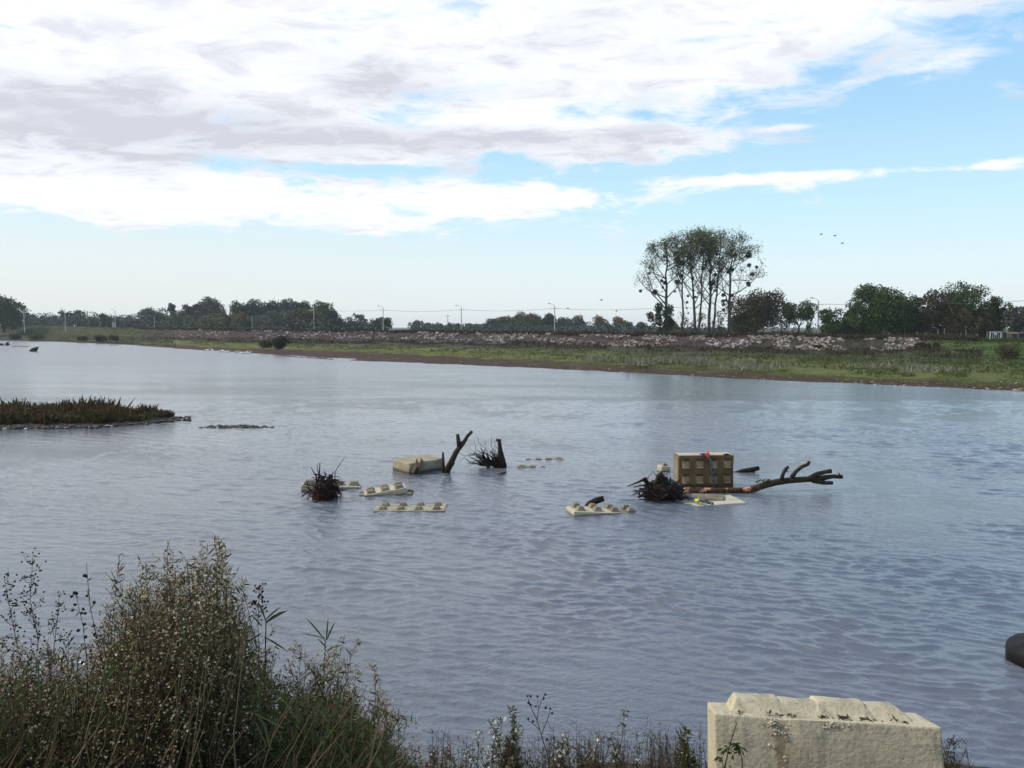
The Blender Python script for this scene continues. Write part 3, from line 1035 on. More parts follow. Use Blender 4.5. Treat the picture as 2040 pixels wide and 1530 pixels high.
zp = lambda x, y: (1230 + x / 4.976, 440 + y / 4.976)
def cl(*a): return [(*zp(x, y), s_ * 1.0) for x, y, s_ in a]
poplar(1328, 136, 482, 155, 669, 21, 'leftmost mistletoe poplar, its trunk wrapped in an ivy bush', cl((230, 695, 7), (370, 710, 11), (318, 520, 6), (440, 595, 7), (470, 615, 9), (450, 660, 6), (375, 695, 8), (465, 355, 7)), -.05, (-1, -1, 1), 11, .30, .42, 3600)
poplar(1359.6, 84, 470, 157, 669, 22, 'slender mistletoe poplar, second trunk from the left', cl((577, 325, 9), (590, 385, 13), (635, 415, 13), (635, 545, 9), (595, 605, 11), (570, 700, 5), (690, 808, 6), (688, 865, 4), (702, 915, 4)), -.1, (-1, 1), 8, .38, .24, 2000)
poplar(1384.7, 104, 466, 156, 670, 23, 'forked mistletoe poplar, third trunk from the left', cl((775, 755, 6), (700, 745, 6), (745, 570, 7), (672, 300, 8)), -.25, (-1, 1, -1), 10, .28, .33, 2800)
poplar(1393, 96, 463, 160, 669, 24, 'thin mistletoe poplar close behind the forked one', cl((838, 300, 11), (850, 470, 9), (800, 715, 5)), .1, (1, -1), 8, .4, .25, 2600)
poplar(1412, 100, 462, 155, 670, 25, 'straight stout mistletoe poplar in the middle of the row', cl((920, 500, 7), (935, 620, 12), (925, 670, 9), (965, 535, 8), (985, 330, 7), (905, 390, 6)), .0, (-1, 1), 11, .32, .36, 3200)
poplar(1418, 110, 466, 158, 670, 26, 'mistletoe poplar leaning right beside the stout middle one', cl((968, 690, 7), (1050, 735, 9), (1045, 795, 8), (1072, 788, 6), (1052, 830, 8), (1053, 885, 7), (955, 1015, 4)), .3, (1, 1, -1), 9, .34, .26, 2400)
poplar(1450, 136, 468, 156, 670, 27, 'rightmost mistletoe poplar with wide drooping right limbs', cl((1300, 340, 13), (1305, 440, 9), (1380, 458, 7), (1335, 528, 9), (1297, 620, 9), (1308, 640, 6), (1165, 340, 9), (1125, 480, 11), (1095, 508, 8), (1230, 488, 4), (1135, 740, 8)), .08, (1, -1, 1), 11, .30, .36, 3200)
broadleaf('ivy_bush', 1316, 600, 62, 152, 669, T_dark, 'dark ivy bush round the foot of the leftmost poplar', 61, n=4800, leaf=.26, gaps=.15, nl=18, group=None, cat='bush')
for k, (px, w) in enumerate([(1362, 44), (1395, 40), (1432, 40)]):
    broadleaf('sapling', px, 618, w, 185, 670, T_brown, ['bare twiggy sapling behind the second poplar', 'bare twiggy sapling behind the forked poplars', 'bare twiggy sapling left of the rightmost poplar'][k], 70 + k, n=700, leaf=.28, gaps=.3, nl=14, limbs=14, group='bare saplings between the poplars')

# bushes on the far bank itself
def bush(px, py, w, h, mat, label, seed, n=2500, leaf=.2, z=.9):
    r = np.random.default_rng(seed)
    p = P(px, py, z) if px > 300 else PD(px, py, P(px, float(np.interp(px, COLS, Yw)), 0).y + 6); z = p.z; R = w / F * p.y / 2; hh = h / F * p.y
    t = empty('bush', (p.x, p.y, z - .1), label, 'bush', 'bushes on the far bank')
    pts_, d, L = crown_pts((p.x, p.y, z + hh * .45), R * .8, R * .7, hh * .5, 12, n, r, (.4, .6))
    pts_[:, 2] = np.maximum(pts_[:, 2], z - .05)
    mb = MB(); mb.leaves(pts_, leaf, 0, dirs=d + np.array([0, 0, .4]), aspect=.5, r=r)
    mb.build('foliage', mat, t, origin=tuple(t.location))
    mb = MB()
    for k in range(7): branch_to(mb, (p.x + r.normal() * .1, p.y, z - .1), L[k][0], .05, .01, r)
    mb.build('stem', M_bark_far, t, origin=tuple(t.location))


bush(562, 693, 40, 25, T_dark, 'dark rounded bush on the grass below the dike stones', 1, 3500, .25)
bush(532, 691, 42, 14, T_olive, 'low olive bush touching the left of the dark rounded one', 2, 2000, .25)
bush(2012, 716, 66, 34, T_olive, 'low green bush on the bank near the right edge', 3, 3800, .16, 1.0)
bush(165, 677, 26, 7, T_olive, 'small olive bush at the waterline far left', 4, 1500, .4, .5)
bush(200, 678, 34, 9, T_brown, 'brownish waterline bush, second from the left', 5, 1700, .4, .5)
bush(225, 677, 24, 8, T_olive, 'olive waterline bush left of the pale boulders', 6, 1300, .4, .5)
bush(75, 676, 40, 12, T_olive, 'low olive bush on the leftmost slope', 7, 1300, .4, .8)
bush(32, 676, 34, 11, T_dark, 'low dark bush at the left edge of the far slope', 8, 1200, .4, .7)
bush(1845, 694, 60, 12, T_brown, 'brown bramble bush at the right end of the stones', 9, 2200, .22, 1.7)
bush(1630, 693, 30, 5, T_brown, 'low bramble among the stones below the lamp pole', 10, 700, .2, 1.6)


# ------------------------------------------------------------------ poles and wires
def lamp_pole(px, top, D, label, h=8.5, arm=True, mat=None, bracket=True):
    p = PD(px, top, D)
    zb = p.z - h
    t = empty('lamp_pole', (p.x, D, zb), label, 'lamp pole', 'lamp poles along the dike road')
    org = tuple(t.location)
    mb = MB(); mb.tube([(p.x, D, zb), (p.x, D, zb + h * .5), (p.x, D, p.z)], [.17, .145, .11], 8)
    mb.build('pole', mat or M_pole, t, origin=org)
    if arm:
        mb = MB(); mb.tube([(p.x, D, p.z - .15), (p.x - .5, D, p.z + .35), (p.x - 1.25, D, p.z + .55)], [.045, .045, .04], 5)
        mb.build('arm', M_lampgrey, t, origin=org)
        mb = MB(); mb.tube([(p.x - 1.15, D, p.z + .53), (p.x - 1.3, D, p.z + .58), (p.x - 1.65, D, p.z + .62), (p.x - 1.9, D, p.z + .6)], [.06, .13, .14, .05], 6)
        mb.build('lamp_head', M_lampgrey, t, origin=org)
    if bracket:
        mb = MB(); mb.tube([(p.x - 1.0, D, p.z - .9), (p.x + .9, D, p.z - .9)], [.04, .04], 4)
        for dx_ in (-1.0, .9): mb.tube([(p.x + dx_, D, p.z - .98), (p.x + dx_, D, p.z - .72)], [.07, .07], 6)
        mb.build('cross_arm', M_lampgrey, t, origin=org)
    return p


PL = [(47, 616, 300, 'leftmost lamp pole beside the tall rounded tree'), (129, 617, 305, 'second lamp pole from the left'),
      (229, 619, 330, 'dark topped lamp pole above the low trees left of the willow wood'), (307, 627, 330, 'pole in front of the left crown of the willow wood'),
      (502, 628, 308, 'pole in front of the left end of the large dark wood'), (625, 612, 285, 'lamp pole in front of the right part of the large dark wood'),
      (763, 613, 262, 'lamp pole standing in the gap right of the dark wood'), (919, 612, 236, 'lamp pole near the middle of the skyline'),
      (1105, 609, 213, 'lamp pole rising from the mixed grove'), (1334, 606, 190, 'pale pole beside the ivy clad poplar trunk'),
      (1631, 599, 168, 'tallest lamp pole, between the airy tree and the small round one')]
tops = []
for k, (px, top, D, lab) in enumerate(PL):
    tops.append(lamp_pole(px, top, D, lab, 9.0, arm=(k not in (3, 4)), bracket=k > 4))
tops.append(PD(2150, 585, 140))
for side_, zo, lab in ((-1.0, -.72, 'overhead wires on the water side of the lamp poles'), (.9, -.72, 'overhead wires on the land side of the lamp poles')):
    t = empty('overhead_wire', tops[5], lab, 'overhead wire', 'overhead wires')
    for a, b in zip(tops[4:-1], tops[5:]):
        mb = MB(); pl = []
        for i_ in range(11):
            f_ = i_ / 10; p = a.lerp(b, f_); p.x += side_; p.z += zo - 1.1 * 4 * f_ * (1 - f_) * .5; pl.append(p)
        mb.tube(pl, [.022] * 11, 3)
        mb.build('wire_span', M_wire, t, origin=tuple(t.location))
# far twin armed pole
p = PD(892, 628, 420)
t = empty('utility_pole', (p.x, p.y, 0), 'thin twin armed pole far behind the trees left of the middle lamp pole', 'utility pole')
mb = MB(); mb.tube([(p.x, p.y, 0), (p.x, p.y, p.z)], [.2, .13], 6); mb.build('pole', M_poledark, t, origin=tuple(t.location))
mb = MB(); mb.tube([(p.x - 1, p.y, p.z - .4), (p.x - .5, p.y, p.z), (p.x + .5, p.y, p.z), (p.x + 1, p.y, p.z - .4)], [.09] * 4, 5); mb.build('cross_arm', M_poledark, t, origin=tuple(t.location))

# fence, gate and shelter at right
def crest(px, dv=4.9):
    return bank_ground(px, dv)
t = empty('wire_fence', crest(1900), 'low post and wire fence along the dike top at right', 'fence')
for px, hh in [(1828, .9), (1845, .7), (1869, 1.3), (1882, 1.45), (1915, .9), (1925, 1.3), (1948, .8), (1968, 1.2), (1998, 1.1), (2009, 1.4), (2050, 1.1), (2090, 1.2)]:
    p = crest(px); mb = MB(); mb.tube([(p.x, p.y, p.z - .2), (p.x, p.y, p.z + hh)], [.09, .08], 6); mb.build('post', M_post, t, origin=tuple(t.location))
for z_o in (.25, .75):
    mb = MB(); mb.tube([crest(px) + Vector((0, -.06, z_o)) for px in range(1820, 2100, 20)], [.016] * 14, 3); mb.build('wire', M_wire, t, origin=tuple(t.location))
p = crest(1984, 4.6); p.z -= .1
t = empty('metal_gate', p, 'small white tube frame gate with a white sign at right', 'gate')
org = tuple(t.location); mb = MB()
for dx_ in (-.75, .75): mb.tube([p + Vector((dx_, 0, 0)), p + Vector((dx_, 0, 1.25))], [.05, .05], 6)
mb.tube([p + Vector((-.75, 0, 1.22)), p + Vector((.75, 0, 1.22))], [.045, .045], 6); mb.tube([p + Vector((-.75, 0, .15)), p + Vector((.75, 0, .15))], [.04, .04], 6)
mb.build('frame', M_whitepaint, t, origin=org)
mb = MB()
for k in range(4): mb.tube([p + Vector((-.4 + .27 * k, 0, .15)), p + Vector((-.4 + .27 * k, 0, 1.22))], [.018, .018], 4)
mb.build('bars', M_whitepaint, t, origin=org)
mb = MB(); mb.box((p.x - .08, p.y - .06, p.z + .98), (.34, .03, .30)); mb.build('sign_board', M_whitepaint, t, origin=org)
p = crest(2045, 5.4); p.z -= .1
t = empty('cattle_shelter', p, 'low dark shelter with a flat brownish roof at the right edge', 'shelter')
org = tuple(t.location)
mb = MB(); mb.box((p.x, p.y, p.z + 1.12), (3.6, 2.0, .10)); mb.build('roof', simplemat('shelter_roof', (.30, .22, .19), .8), t, origin=org)
mb = MB(); mb.box((p.x + .2, p.y + .9, p.z + .55), (3.2, .08, 1.0)); mb.build('back_wall', M_poledark, t, origin=org)
for sx in (-1.65, 1.65):
    for sy in (-.85, .85):
        mb = MB(); mb.box((p.x + sx, p.y + sy, p.z + .53), (.1, .1, 1.06)); mb.build('post', M_post, t, origin=org)

# ------------------------------------------------------------------ birds
def swimming_bird(p, s_, rot, label, name='gull', cat='bird', group='white birds along the far shore', mat=None):
    t = empty(name, p, label, cat, group)
    mb = MB()
    c, s__ = math.cos(rot), math.sin(rot)
    path = [(-.36, .12), (-.26, .10), (-.1, .09), (.08, .10), (.2, .14), (.26, .22), (.29, .30), (.34, .34), (.39, .33)]
    rad = [.01, .06, .12, .12, .09, .045, .04, .055, .02]
    mb.tube([Vector((x * c * s_, x * s__ * s_, z * s_)) for x, z in path], [q_ * s_ for q_ in rad], 7)
    mb.build('body', mat or M_white, t, smooth=True)
    mb = MB(); mb.tube([Vector((.38 * c * s_, .38 * s__ * s_, .33 * s_)), Vector((.46 * c * s_, .46 * s__ * s_, .31 * s_))], [.016 * s_, .006 * s_], 4)
    mb.build('bill', M_orange, t)
    for sg in (-1, 1):
        mb = MB(); off = Vector((-s__ * .08 * sg * s_, c * .08 * sg * s_, 0))
        mb.tube([Vector((x * c * s_, x * s__ * s_, z * s_)) + off for x, z in ((.12, .14), (-.1, .16), (-.4, .13))], [.03 * s_, .07 * s_, .01 * s_], 5)
        mb.build('wing', mat or M_white, t)
    return t


BR = [(413, 698.5, 1.0, 0, 'leftmost white bird on the mud shore, alone'), (423, 698.5, .9, 2.5, 'second white bird from the left on the mud shore'),
      (440, 701, 1.0, 0, 'white bird at the left of the middle cluster on the shore'), (446, 701, 1.0, 3, 'white bird in the middle cluster on the shore, second from its left'),
      (453, 702, 1.0, 0, 'white bird at the right of the middle cluster on the shore'), (471, 703, .9, .4, 'single white bird just right of the middle cluster'),
      (482, 704, 1.0, 3, 'white bird at the left of the right cluster'), (489, 704, 1.1, 0, 'white bird in the centre of the right cluster'), (496, 704, 1.0, 0, 'rightmost white bird on the mud shore')]
for px, py, s_, ro, lab in BR:
    swimming_bird(P(px, py, 0.02), s_ * 1.15, ro, lab)
# driftwood far left with birds
def driftwood(pts_, rad, label, mat=M_wetwood, sides=7, name='driftwood', group='driftwood in the river', branches=()):
    pts_ = [Vector(q_) for q_ in pts_]
    t = empty(name, pts_[0], label, 'driftwood', group)
    mb = MB(); mb.tube(pts_, rad, sides, jag=.25); mb.build('stem', mat, t, origin=tuple(t.location), smooth=True)
    for bp, br in branches:
        mb = MB(); mb.tube(bp, br, 6, jag=.25); mb.build('branch', mat, t, origin=tuple(t.location), smooth=True)
    return t


def PZ(px, py, D): return PD(px, py, D)
D_ = P(66, 700, 0).y
driftwood([PZ(57, 702, D_), PZ(64, 698, D_), PZ(70, 697, D_)], [.12, .42, .5], 'dark stump rising from the water far left with a white bird on it',
          branches=[([PZ(69, 699, D_), PZ(72, 695, D_), PZ(75, 691, D_)], [.4, .3, .16])])
swimming_bird(PZ(75, 691.5, D_), 1.5, 0, 'white gull perched on the dark stump far left')
D_ = P(10, 688, 0).y
driftwood([PZ(-6, 688, D_), PZ(2, 686, D_), PZ(8, 689, D_)], [.2, .35, .2], 'half sunk dark log at the left edge far out')
driftwood([PZ(11, 689, D_), PZ(15, 685, D_), PZ(18, 689, D_)], [.2, .5, .2], 'small dark snag beside the half sunk log far left')
for px, py, lab in [(9, 684, 'white bird on the half sunk log at the left edge'), (23, 685.5, 'white bird right of the small snag far left'), (0, 684.5, 'white bird cut by the left edge')]:
    swimming_bird(PZ(px, py, D_), 1.6, 0, lab)
mb = MB()
add_stones(mb, [tuple(P(px, 690.4 + .4 * math.sin(px), .0)) for px in np.linspace(26, 56, 16)], np.full(16, .6), r, .35)
tag(mb.build('rock_shoal', M_pebble), 'thin line of wet stones breaking the surface far left', 'stones', kind='stuff')
mb = MB()
add_stones(mb, [tuple(P(px, float(np.interp(px, COLS, Yw)) + .5, .02)) for px in np.linspace(560, 660, 70)], r.uniform(.2, .7, 70), r, .35)
tag(mb.build('shore_stones', M_pebble), 'dark stones at the water edge below the rounded bush', 'stones', kind='stuff')
mb = MB(); B = []; sz = []
for k in range(420):
    px = r.uniform(500, 2100); v_ = 1.0 + abs(r.normal()) * .35
    p = bank_ground(px, v_); B.append((p.x, p.y, p.z + .01)); sz.append(r.uniform(.06, .26) * (1.6 if r.random() < .06 else 1))
add_stones(mb, B, np.array(sz), r, .5)
tag(mb.build('shore_pebbles', M_stone), 'scattered small stones and debris on the brown shore of the far bank', 'stones', kind='stuff')
mb = MB()
for k in range(26):
    px = r.uniform(560, 2060); p = bank_ground(px, 1.0 + abs(r.normal()) * .3); L = r.uniform(.4, 1.5); a_ = r.normal() * .4
    e_ = p + Vector((math.cos(a_) * L, math.sin(a_) * L, .06)); mb.tube([p, p.lerp(e_, .5) + Vector((0, 0, .05)), e_], [.03, .028, .012], 4)
tag(mb.build('washed_up_sticks', M_brownwood), 'thin washed up sticks on the brown shore of the far bank', 'sticks', kind='stuff')


def flying_bird(px, py, D, span, label):
    p = PD(px, py, D)
    t = empty('flying_bird', p, label, 'bird', 'birds in flight')
    mb = MB(); mb.tube([Vector((-.22, 0, 0)), Vector((-.05, 0, 0)), Vector((.12, 0, .01)), Vector((.2, 0, .03)), Vector((.26, 0, .02))], [.02, .05, .05, .035, .01], 6); mb.build('body', M_poledark, t)
    for sg in (-1, 1):
        v = [(.08, 0, .02), (-.08, 0, .02), (-.05, sg * span * .25, .14), (.1, sg * span * .25, .15), (-.06, sg * span * .5, .05)]
        v += [(x, y, z - .015) for x, y, z in v]
        mb = MB(); mb.add(v, [(0, 1, 2), (0, 2, 3), (3, 2, 4), (5, 7, 6), (5, 8, 7), (8, 9, 7), (0, 5, 6), (3, 8, 5), (4, 9, 8), (2, 7, 9)])
        mb.build('wing', M_poledark, t)


for px, py, D_, lab in [(1198, 598, 110, 'small bird flying above the grove left of the poplars'), (1131, 615, 130, 'small bird beside the overhead wire right of the grove pole'),
                        (1228, 620, 130, 'small bird near the overhead wire left of the poplars'), (1636, 467, 120, 'leftmost bird specks high above the airy tree'),
                        (1663, 470, 120, 'middle bird speck high over the right trees'), (1678, 485, 120, 'lowest of the three bird specks over the right trees')]:
    flying_bird(px, py, D_, 1.0, lab)

# ------------------------------------------------------------------ island at left
def island():
    r = np.random.default_rng(5)
    def yb(px): return float(np.interp(px, [-300, 0, 100, 200, 280, 320, 345, 380], [861, 856, 855, 853, 847, 842, 839.5, 838])) + 2.2 * noise.noise(Vector((px * .025, 3, 0))) + 1.0 * noise.noise(Vector((px * .09, 7, 0)))
    def yt(px): return float(np.interp(px, [-300, 0, 200, 300, 340, 380], [822, 823, 826, 831, 835, 837]))
    us = np.linspace(-300, 380, 120); vs = np.linspace(0, 1, 16)
    V = []
    for v_ in vs:
        for u in us:
            y = yb(u) * (1 - v_) + yt(u) * v_
            p = P(u, y, 0)
            hgt = math.sin(math.pi * min(1, max(0, v_))) ** .6 * .22 * min(1, (382 - u) / 60)
            p.z = hgt - .03 + noise.noise(p * 1.2) * .05
            V.append(tuple(p))
    i = np.arange(15)[:, None] * 120 + np.arange(119)[None, :]
    mb = MB(); mb.add(V, np.stack([i, i + 1, i + 121, i + 120], -1).reshape(-1, 4))
    isl = mb.build('gravel_island', simplemat('island_soil', (.018, .014, .009), .9, (.045, .036, .024), 2.0, .8, .05), smooth=True)
    tag(isl, kind='structure')
    cand = []
    for k in range(800):
        u = r.uniform(-150, 378); e = r.random() ** 1.1
        y = yb(u) - e * 13 * (1 if u < 300 else .35)
        p = P(u, y, 0.0); s_ = r.uniform(.05, .20) * (1.5 if r.random() < .08 else 1)
        p.z = .02 + min(e, .6) * .12
        cand.append((p.x, p.y, p.z, s_))
    cand.sort(key=lambda q_: -q_[3])
    ms = [stone_mesh(r, 'stone', .6, M_pebble) for _ in range(6)]
    for q_ in cand[:220]:
        o = link('stone', ms[int(r.integers(6))], isl); o.location = q_[:3]; o.scale = (q_[3] * 1.4,) * 3; o.rotation_euler = (0, 0, r.uniform(0, 6))
    mb = MB(); a_ = np.array(cand[220:]); add_stones(mb, a_[:, :3], a_[:, 3] * 1.3, r, .6)
    o = mb.build('pebbles', M_pebble, isl); o['kind'] = 'stuff'
    # vegetation
    mb = MB(); B = []; hh = []; mi = []
    for k in range(6500):
        u = r.uniform(-200, 342); v_ = r.uniform(.18, .95)
        y = yb(u) * (1 - v_) + yt(u) * v_
        if y > yb(u) - 3 - 5 * r.random(): continue
        p = P(u, y, 0); p.z = .12
        sc_ = min(1, (350 - u) / 70)
        B.append(tuple(p)); hh.append(r.uniform(.30, .66) * (.4 + .6 * sc_) * (.8 + .9 * noise.noise(Vector((p.x * .8, p.y * .8, 0)))) * (.7 + .5 * v_))
    B = np.array(B); hh = np.array(hh)
    red = r.random(len(B)) < .42
    for sel, m_ in ((red, 0), (~red, 1)):
        b_, h_ = B[sel], hh[sel]
        tufts(mb, b_, h_ * (1.0 if m_ == 0 else .8), r, 5, m_, .45)
        bb = np.repeat(b_, 7, 0); h2 = np.repeat(h_, 7)
        t_ = r.random(len(bb)); bb = bb + r.normal(size=bb.shape) * .09; bb[:, 2] = .12 + h2 * t_ * (1.0 if m_ == 0 else .7)
        mb.leaves(bb, .11, 2 if m_ == 0 else 1, aspect=.45, r=r, upbias=.8)
    o = mb.build('island_plants', [leafmat('knotweed_red', (.045, .026, .013), (.105, .06, .03), (.13, .10, .04), .25), leafmat('island_green', (.035, .045, .014), (.085, .10, .03), (.13, .13, .05), .3), leafmat('knotweed_leaf', (.06, .035, .016), (.12, .07, .032), (.10, .09, .035), .25)])
    tag(o, 'reddish and green marsh plants covering the gravel island', 'marsh plants', kind='stuff')
    # stone row right of it
    row = empty('stone_row', P(468, 851, 0), 'dark row of wet stones just breaking the surface right of the island', 'stones')
    for k in range(62):
        u = 392 + 152 * (k + r.uniform(-.4, .4)) / 62
        amp = math.sin(math.pi * (u - 385) / 165)
        if r.random() > .35 + amp: continue
        p = P(u, 851 + r.uniform(-2.2, 1.6), .0)
        o = link('stone', ms[int(r.integers(6))], row); o.location = Vector((p.x, p.y, .0)) - row.location; s_ = r.uniform(.10, .24) * (.6 + .6 * amp); o.scale = (s_ * 1.5, s_, s_ * 1.1); o.rotation_euler = (0, 0, r.uniform(-.5, .5))


island()


# ------------------------------------------------------------------ concrete blocks
def bevel_box(L, W, Hh, bev=.03, seg=2, cuts=0, jit=0.0, chips=0.0, seed=0):
    bm = bmesh.new()
    bmesh.ops.create_cube(bm, size=1)
    bmesh.ops.scale(bm, vec=(L, W, Hh), verts=bm.verts)
    bmesh.ops.bevel(bm, geom=bm.edges[:], offset=bev, segments=seg, affect='EDGES', profile=.6)
    if cuts:
        bmesh.ops.subdivide_edges(bm, edges=[e for e in bm.edges if e.calc_length() > .15], cuts=cuts, use_grid_fill=True)
    if jit or chips:
        for v in bm.verts:
            n_ = noise.noise_vector(v.co * 5 + Vector((seed, 0, 0)))
            v.co += n_ * jit
            ed = sum([abs(abs(v.co.x) - L / 2) < .05, abs(abs(v.co.y) - W / 2) < .05, abs(abs(v.co.z) - Hh / 2) < .05])
            if ed >= 2 and chips:
                c = noise.noise(v.co * 9 + Vector((seed * 3, 1, 2)))
                if c > .1: v.co *= 1 - chips * (c - .1)
    return bm


def stud_mesh(bx_, tx_, h, bev=.012):
    """truncated pyramid knob, base bx_, top tx_"""
    bm = bmesh.new()
    b = bx_ / 2; t = tx_ / 2
    vs = [bm.verts.new(c) for c in ((-b, -b, -.02), (b, -b, -.02), (b, b, -.02), (-b, b, -.02), (-t, -t, h), (t, -t, h), (t, t, h), (-t, t, h))]
    for f in ((0, 3, 2, 1), (4, 5, 6, 7), (0, 1, 5, 4), (1, 2, 6, 5), (2, 3, 7, 6), (3, 0, 4, 7)): bm.faces.new([vs[i_] for i_ in f])
    bmesh.ops.bevel(bm, geom=bm.edges[:], offset=bev, segments=2, affect='EDGES', profile=.6)
    return bm


def tomesh(bm, name, mat, smooth=False):
    me = bpy.data.meshes.new(name); bm.to_mesh(me); bm.free(); me.materials.append(mat)
    for p_ in me.polygons: p_.use_smooth = smooth
    return me


def concrete_block(loc, rot, L, W, Hh, nx, ny, label, mat=M_concrete, smat=M_concrete_stud, sb=.27, stp=.13, sh=.11, seed=0, studs=True, cat='concrete block', group='concrete blocks', skip=()):
    """origin at the centre of the top face; studs on the top face (+Z)"""
    t = empty('concrete_block', loc, label, cat, group)
    t.rotation_euler = rot
    bm = bevel_box(L, W, Hh, .035, 2, 4, .012, .09, seed)
    bmesh.ops.translate(bm, vec=(0, 0, -Hh / 2), verts=bm.verts)
    link('body', tomesh(bm, 'body', mat), t)
    if studs:
        me = tomesh(stud_mesh(sb, stp, sh), 'stud', smat)
        for i_ in range(nx):
            for j_ in range(ny):
                if (i_, j_) in skip: continue
                o = link('stud', me, t); o.location = ((i_ - (nx - 1) / 2) * L / nx, (j_ - (ny - 1) / 2) * W / ny, 0)
    return t


def lookrot(a, b, upz=None):
    pass


R_ = math.radians
# 1: big block on its side with the knobs facing the camera
zt = .93
fl = P(1352, 908, zt); fr = P(1463, 907, zt)
ang = math.atan2(fr.y - fl.y, fr.x - fl.x) + R_(1.5)
Lb = (fr - fl).length
t = empty('concrete_block', (fl + fr) / 2, 'large brown block on its side showing eight sunken knob shapes, chain over it', 'concrete block', 'concrete blocks')
t.rotation_euler = (0, 0, ang)
WB = .52
bm = bevel_box(Lb, WB, 1.15, .022, 2, 3, .005, .03, 3)
bmesh.ops.translate(bm, vec=(0, WB / 2, -1.15 / 2), verts=bm.verts)
# no recesses cut; dark and pale boxes below paint their shade and light
body = link('body', tomesh(bm, 'body', M_concrete_brown), t)
cap = MB(); cap.box((0, WB / 2, .004), (Lb - .06, WB - .06, .012)); cap.build('painted_lit_top', M_concrete, t)  # paler sheet puts the brighter light on the top face into colour
sidep = MB(); sidep.box((-Lb / 2 - .003, WB / 2, -.42), (.012, WB - .06, .78)); sidep.build('painted_lit_side', M_concrete_stud, t)  # lighter sheet paints in the extra light on the left face
step = Lb / 4.0
M_slot_shade = simplemat('recess_shadow', (.05, .038, .022), .9, (.08, .06, .035), 12)
M_lit_edge = concretemat('lit_edge_pale', (.50, .43, .29), (.36, .30, .19), (.30, .24, .14))
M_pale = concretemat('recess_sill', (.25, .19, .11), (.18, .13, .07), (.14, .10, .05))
for row_, z0 in enumerate((-.235, -.67)):
    for c_ in range(4):
        x0 = (c_ - 1.5) * step * .99 + .005
        # knob: a wedge standing out of the face, shade above and light below painted with dark and pale boxes
        w, h_ = .17, .19
        o = MB()
        # four sided outward frustum
        fr_ = [(-w / 2 - .03, .0, -h_ / 2 - .03), (w / 2 + .03, .0, -h_ / 2 - .03), (w / 2 + .03, .0, h_ / 2 + .02), (-w / 2 - .03, .0, h_ / 2 + .02)]
        inn = [(-w / 2 + .01, -.075, -h_ / 2 + .03), (w / 2 - .01, -.075, -h_ / 2 + .03), (w / 2 - .02, -.012, h_ / 2 - .0), (-w / 2 + .02, -.012, h_ / 2 - .0)]
        v = [(x + x0, y - .004, z + z0) for x, y, z in fr_ + inn]
        o.add(v, [(4, 5, 6, 7), (0, 1, 5, 4), (1, 2, 6, 5), (3, 0, 4, 7), (2, 3, 7, 6)])
        s_ = o.build('stud', M_pale, t)
        o = MB(); o.box((x0, -.010, z0 + h_ / 2 + .025), (w + .02, .050, .050)); o.build('painted_slot_shade', M_slot_shade, t)  # solid dark box painting the shade over the knob
        o = MB(); o.box((x0, -.045, z0 - h_ / 2 + .0), (w * .95, .075, .030)); o.build('painted_lit_edge', M_lit_edge, s_)  # pale box painting the lit bottom edge of the knob

# 2: block carrying two leaning sticks (no knobs)
zt = .37
pn, plf, prt = P(815, 922.5, zt), P(771, 915.5, zt), P(884, 913.5, zt)
prt = pn + (prt - pn)
e1 = (prt - pn); ang = math.atan2(e1.y, e1.x); L1 = e1.length; W1 = (plf - pn).length
cen = pn + Vector((math.cos(ang), math.sin(ang), 0)) * L1 / 2 + Vector((-math.sin(ang), math.cos(ang), 0)) * W1 / 2
t = concrete_block(cen, (R_(1), R_(-1), ang), L1, W1, .7, 0, 0, 'smooth beige block with two brown sticks leaning on it, next to the forked branch', studs=False, seed=5, mat=M_concrete_tan)
mb = MB(); mb.tube([P(826, 945, -.02) , PD(834, 932, 23.6), PD(840, 918, 23.9), PD(838, 912, 24.3)], [.035, .04, .035, .02], 6, jag=.3)
o = mb.build('stick', M_brownwood); tag(o, 'curved light brown stick leaning on the smooth beige block, right one', 'stick', 'sticks leaning on the block')
mb = MB(); mb.tube([PD(822, 943, 23.4), PD(829, 930, 23.7), PD(831, 914, 23.9)], [.03, .07, .02], 6, jag=.3)
o = mb.build('stick', M_brownwood); tag(o, 'short dark brown stick leaning on the smooth beige block, left one', 'stick', 'sticks leaning on the block')

# 3: awash block with four pairs of knobs
a_, b_, c_ = P(742, 1017, .03), P(886, 1017, .03), P(742, 1003, .03)
W3 = c_.y - a_.y
concrete_block(((a_.x + b_.x) / 2, (a_.y + c_.y) / 2, .025), (R_(0.4), R_(-.2), 0), (b_ - a_).length, max(.8, W3), .7, 4, 2, 'awash block with four pairs of knobs, nearest left in the river', sb=.21, stp=.12, sh=.07, seed=6)
# 4: tilted block with rounded left end and a black stick on it
a_, b_ = P(1138, 1018, .13), P(1274, 1021, .0)
ang = math.atan2(b_.y - a_.y, b_.x - a_.x)
concrete_block(((a_.x + b_.x) / 2 - .02, (a_.y + b_.y) / 2 + .34, .045), (R_(-1), R_(4.6), ang), 1.74, .72, .55, 4, 2, 'block tipping down to the right with a black stick behind its knobs', sb=.24, stp=.12, sh=.10, seed=8)
driftwood([PZ(1166, 1011, 19.3), PZ(1175, 1003, 19.35), PZ(1188, 997, 19.4), PZ(1203, 993, 19.4)], [.05, .075, .085, .07], 'short black stick jutting up behind the tipping block')
# 5: tilted block, right end raised
p5 = P(768, 979, .12)
concrete_block(p5 + Vector((-.08, .35, .0)), (R_(2), R_(-8), R_(14)), 1.15, .62, .4, 3, 2, 'short block with its right end raised, between root ball and beige block', sb=.26, stp=.14, sh=.08, seed=9)
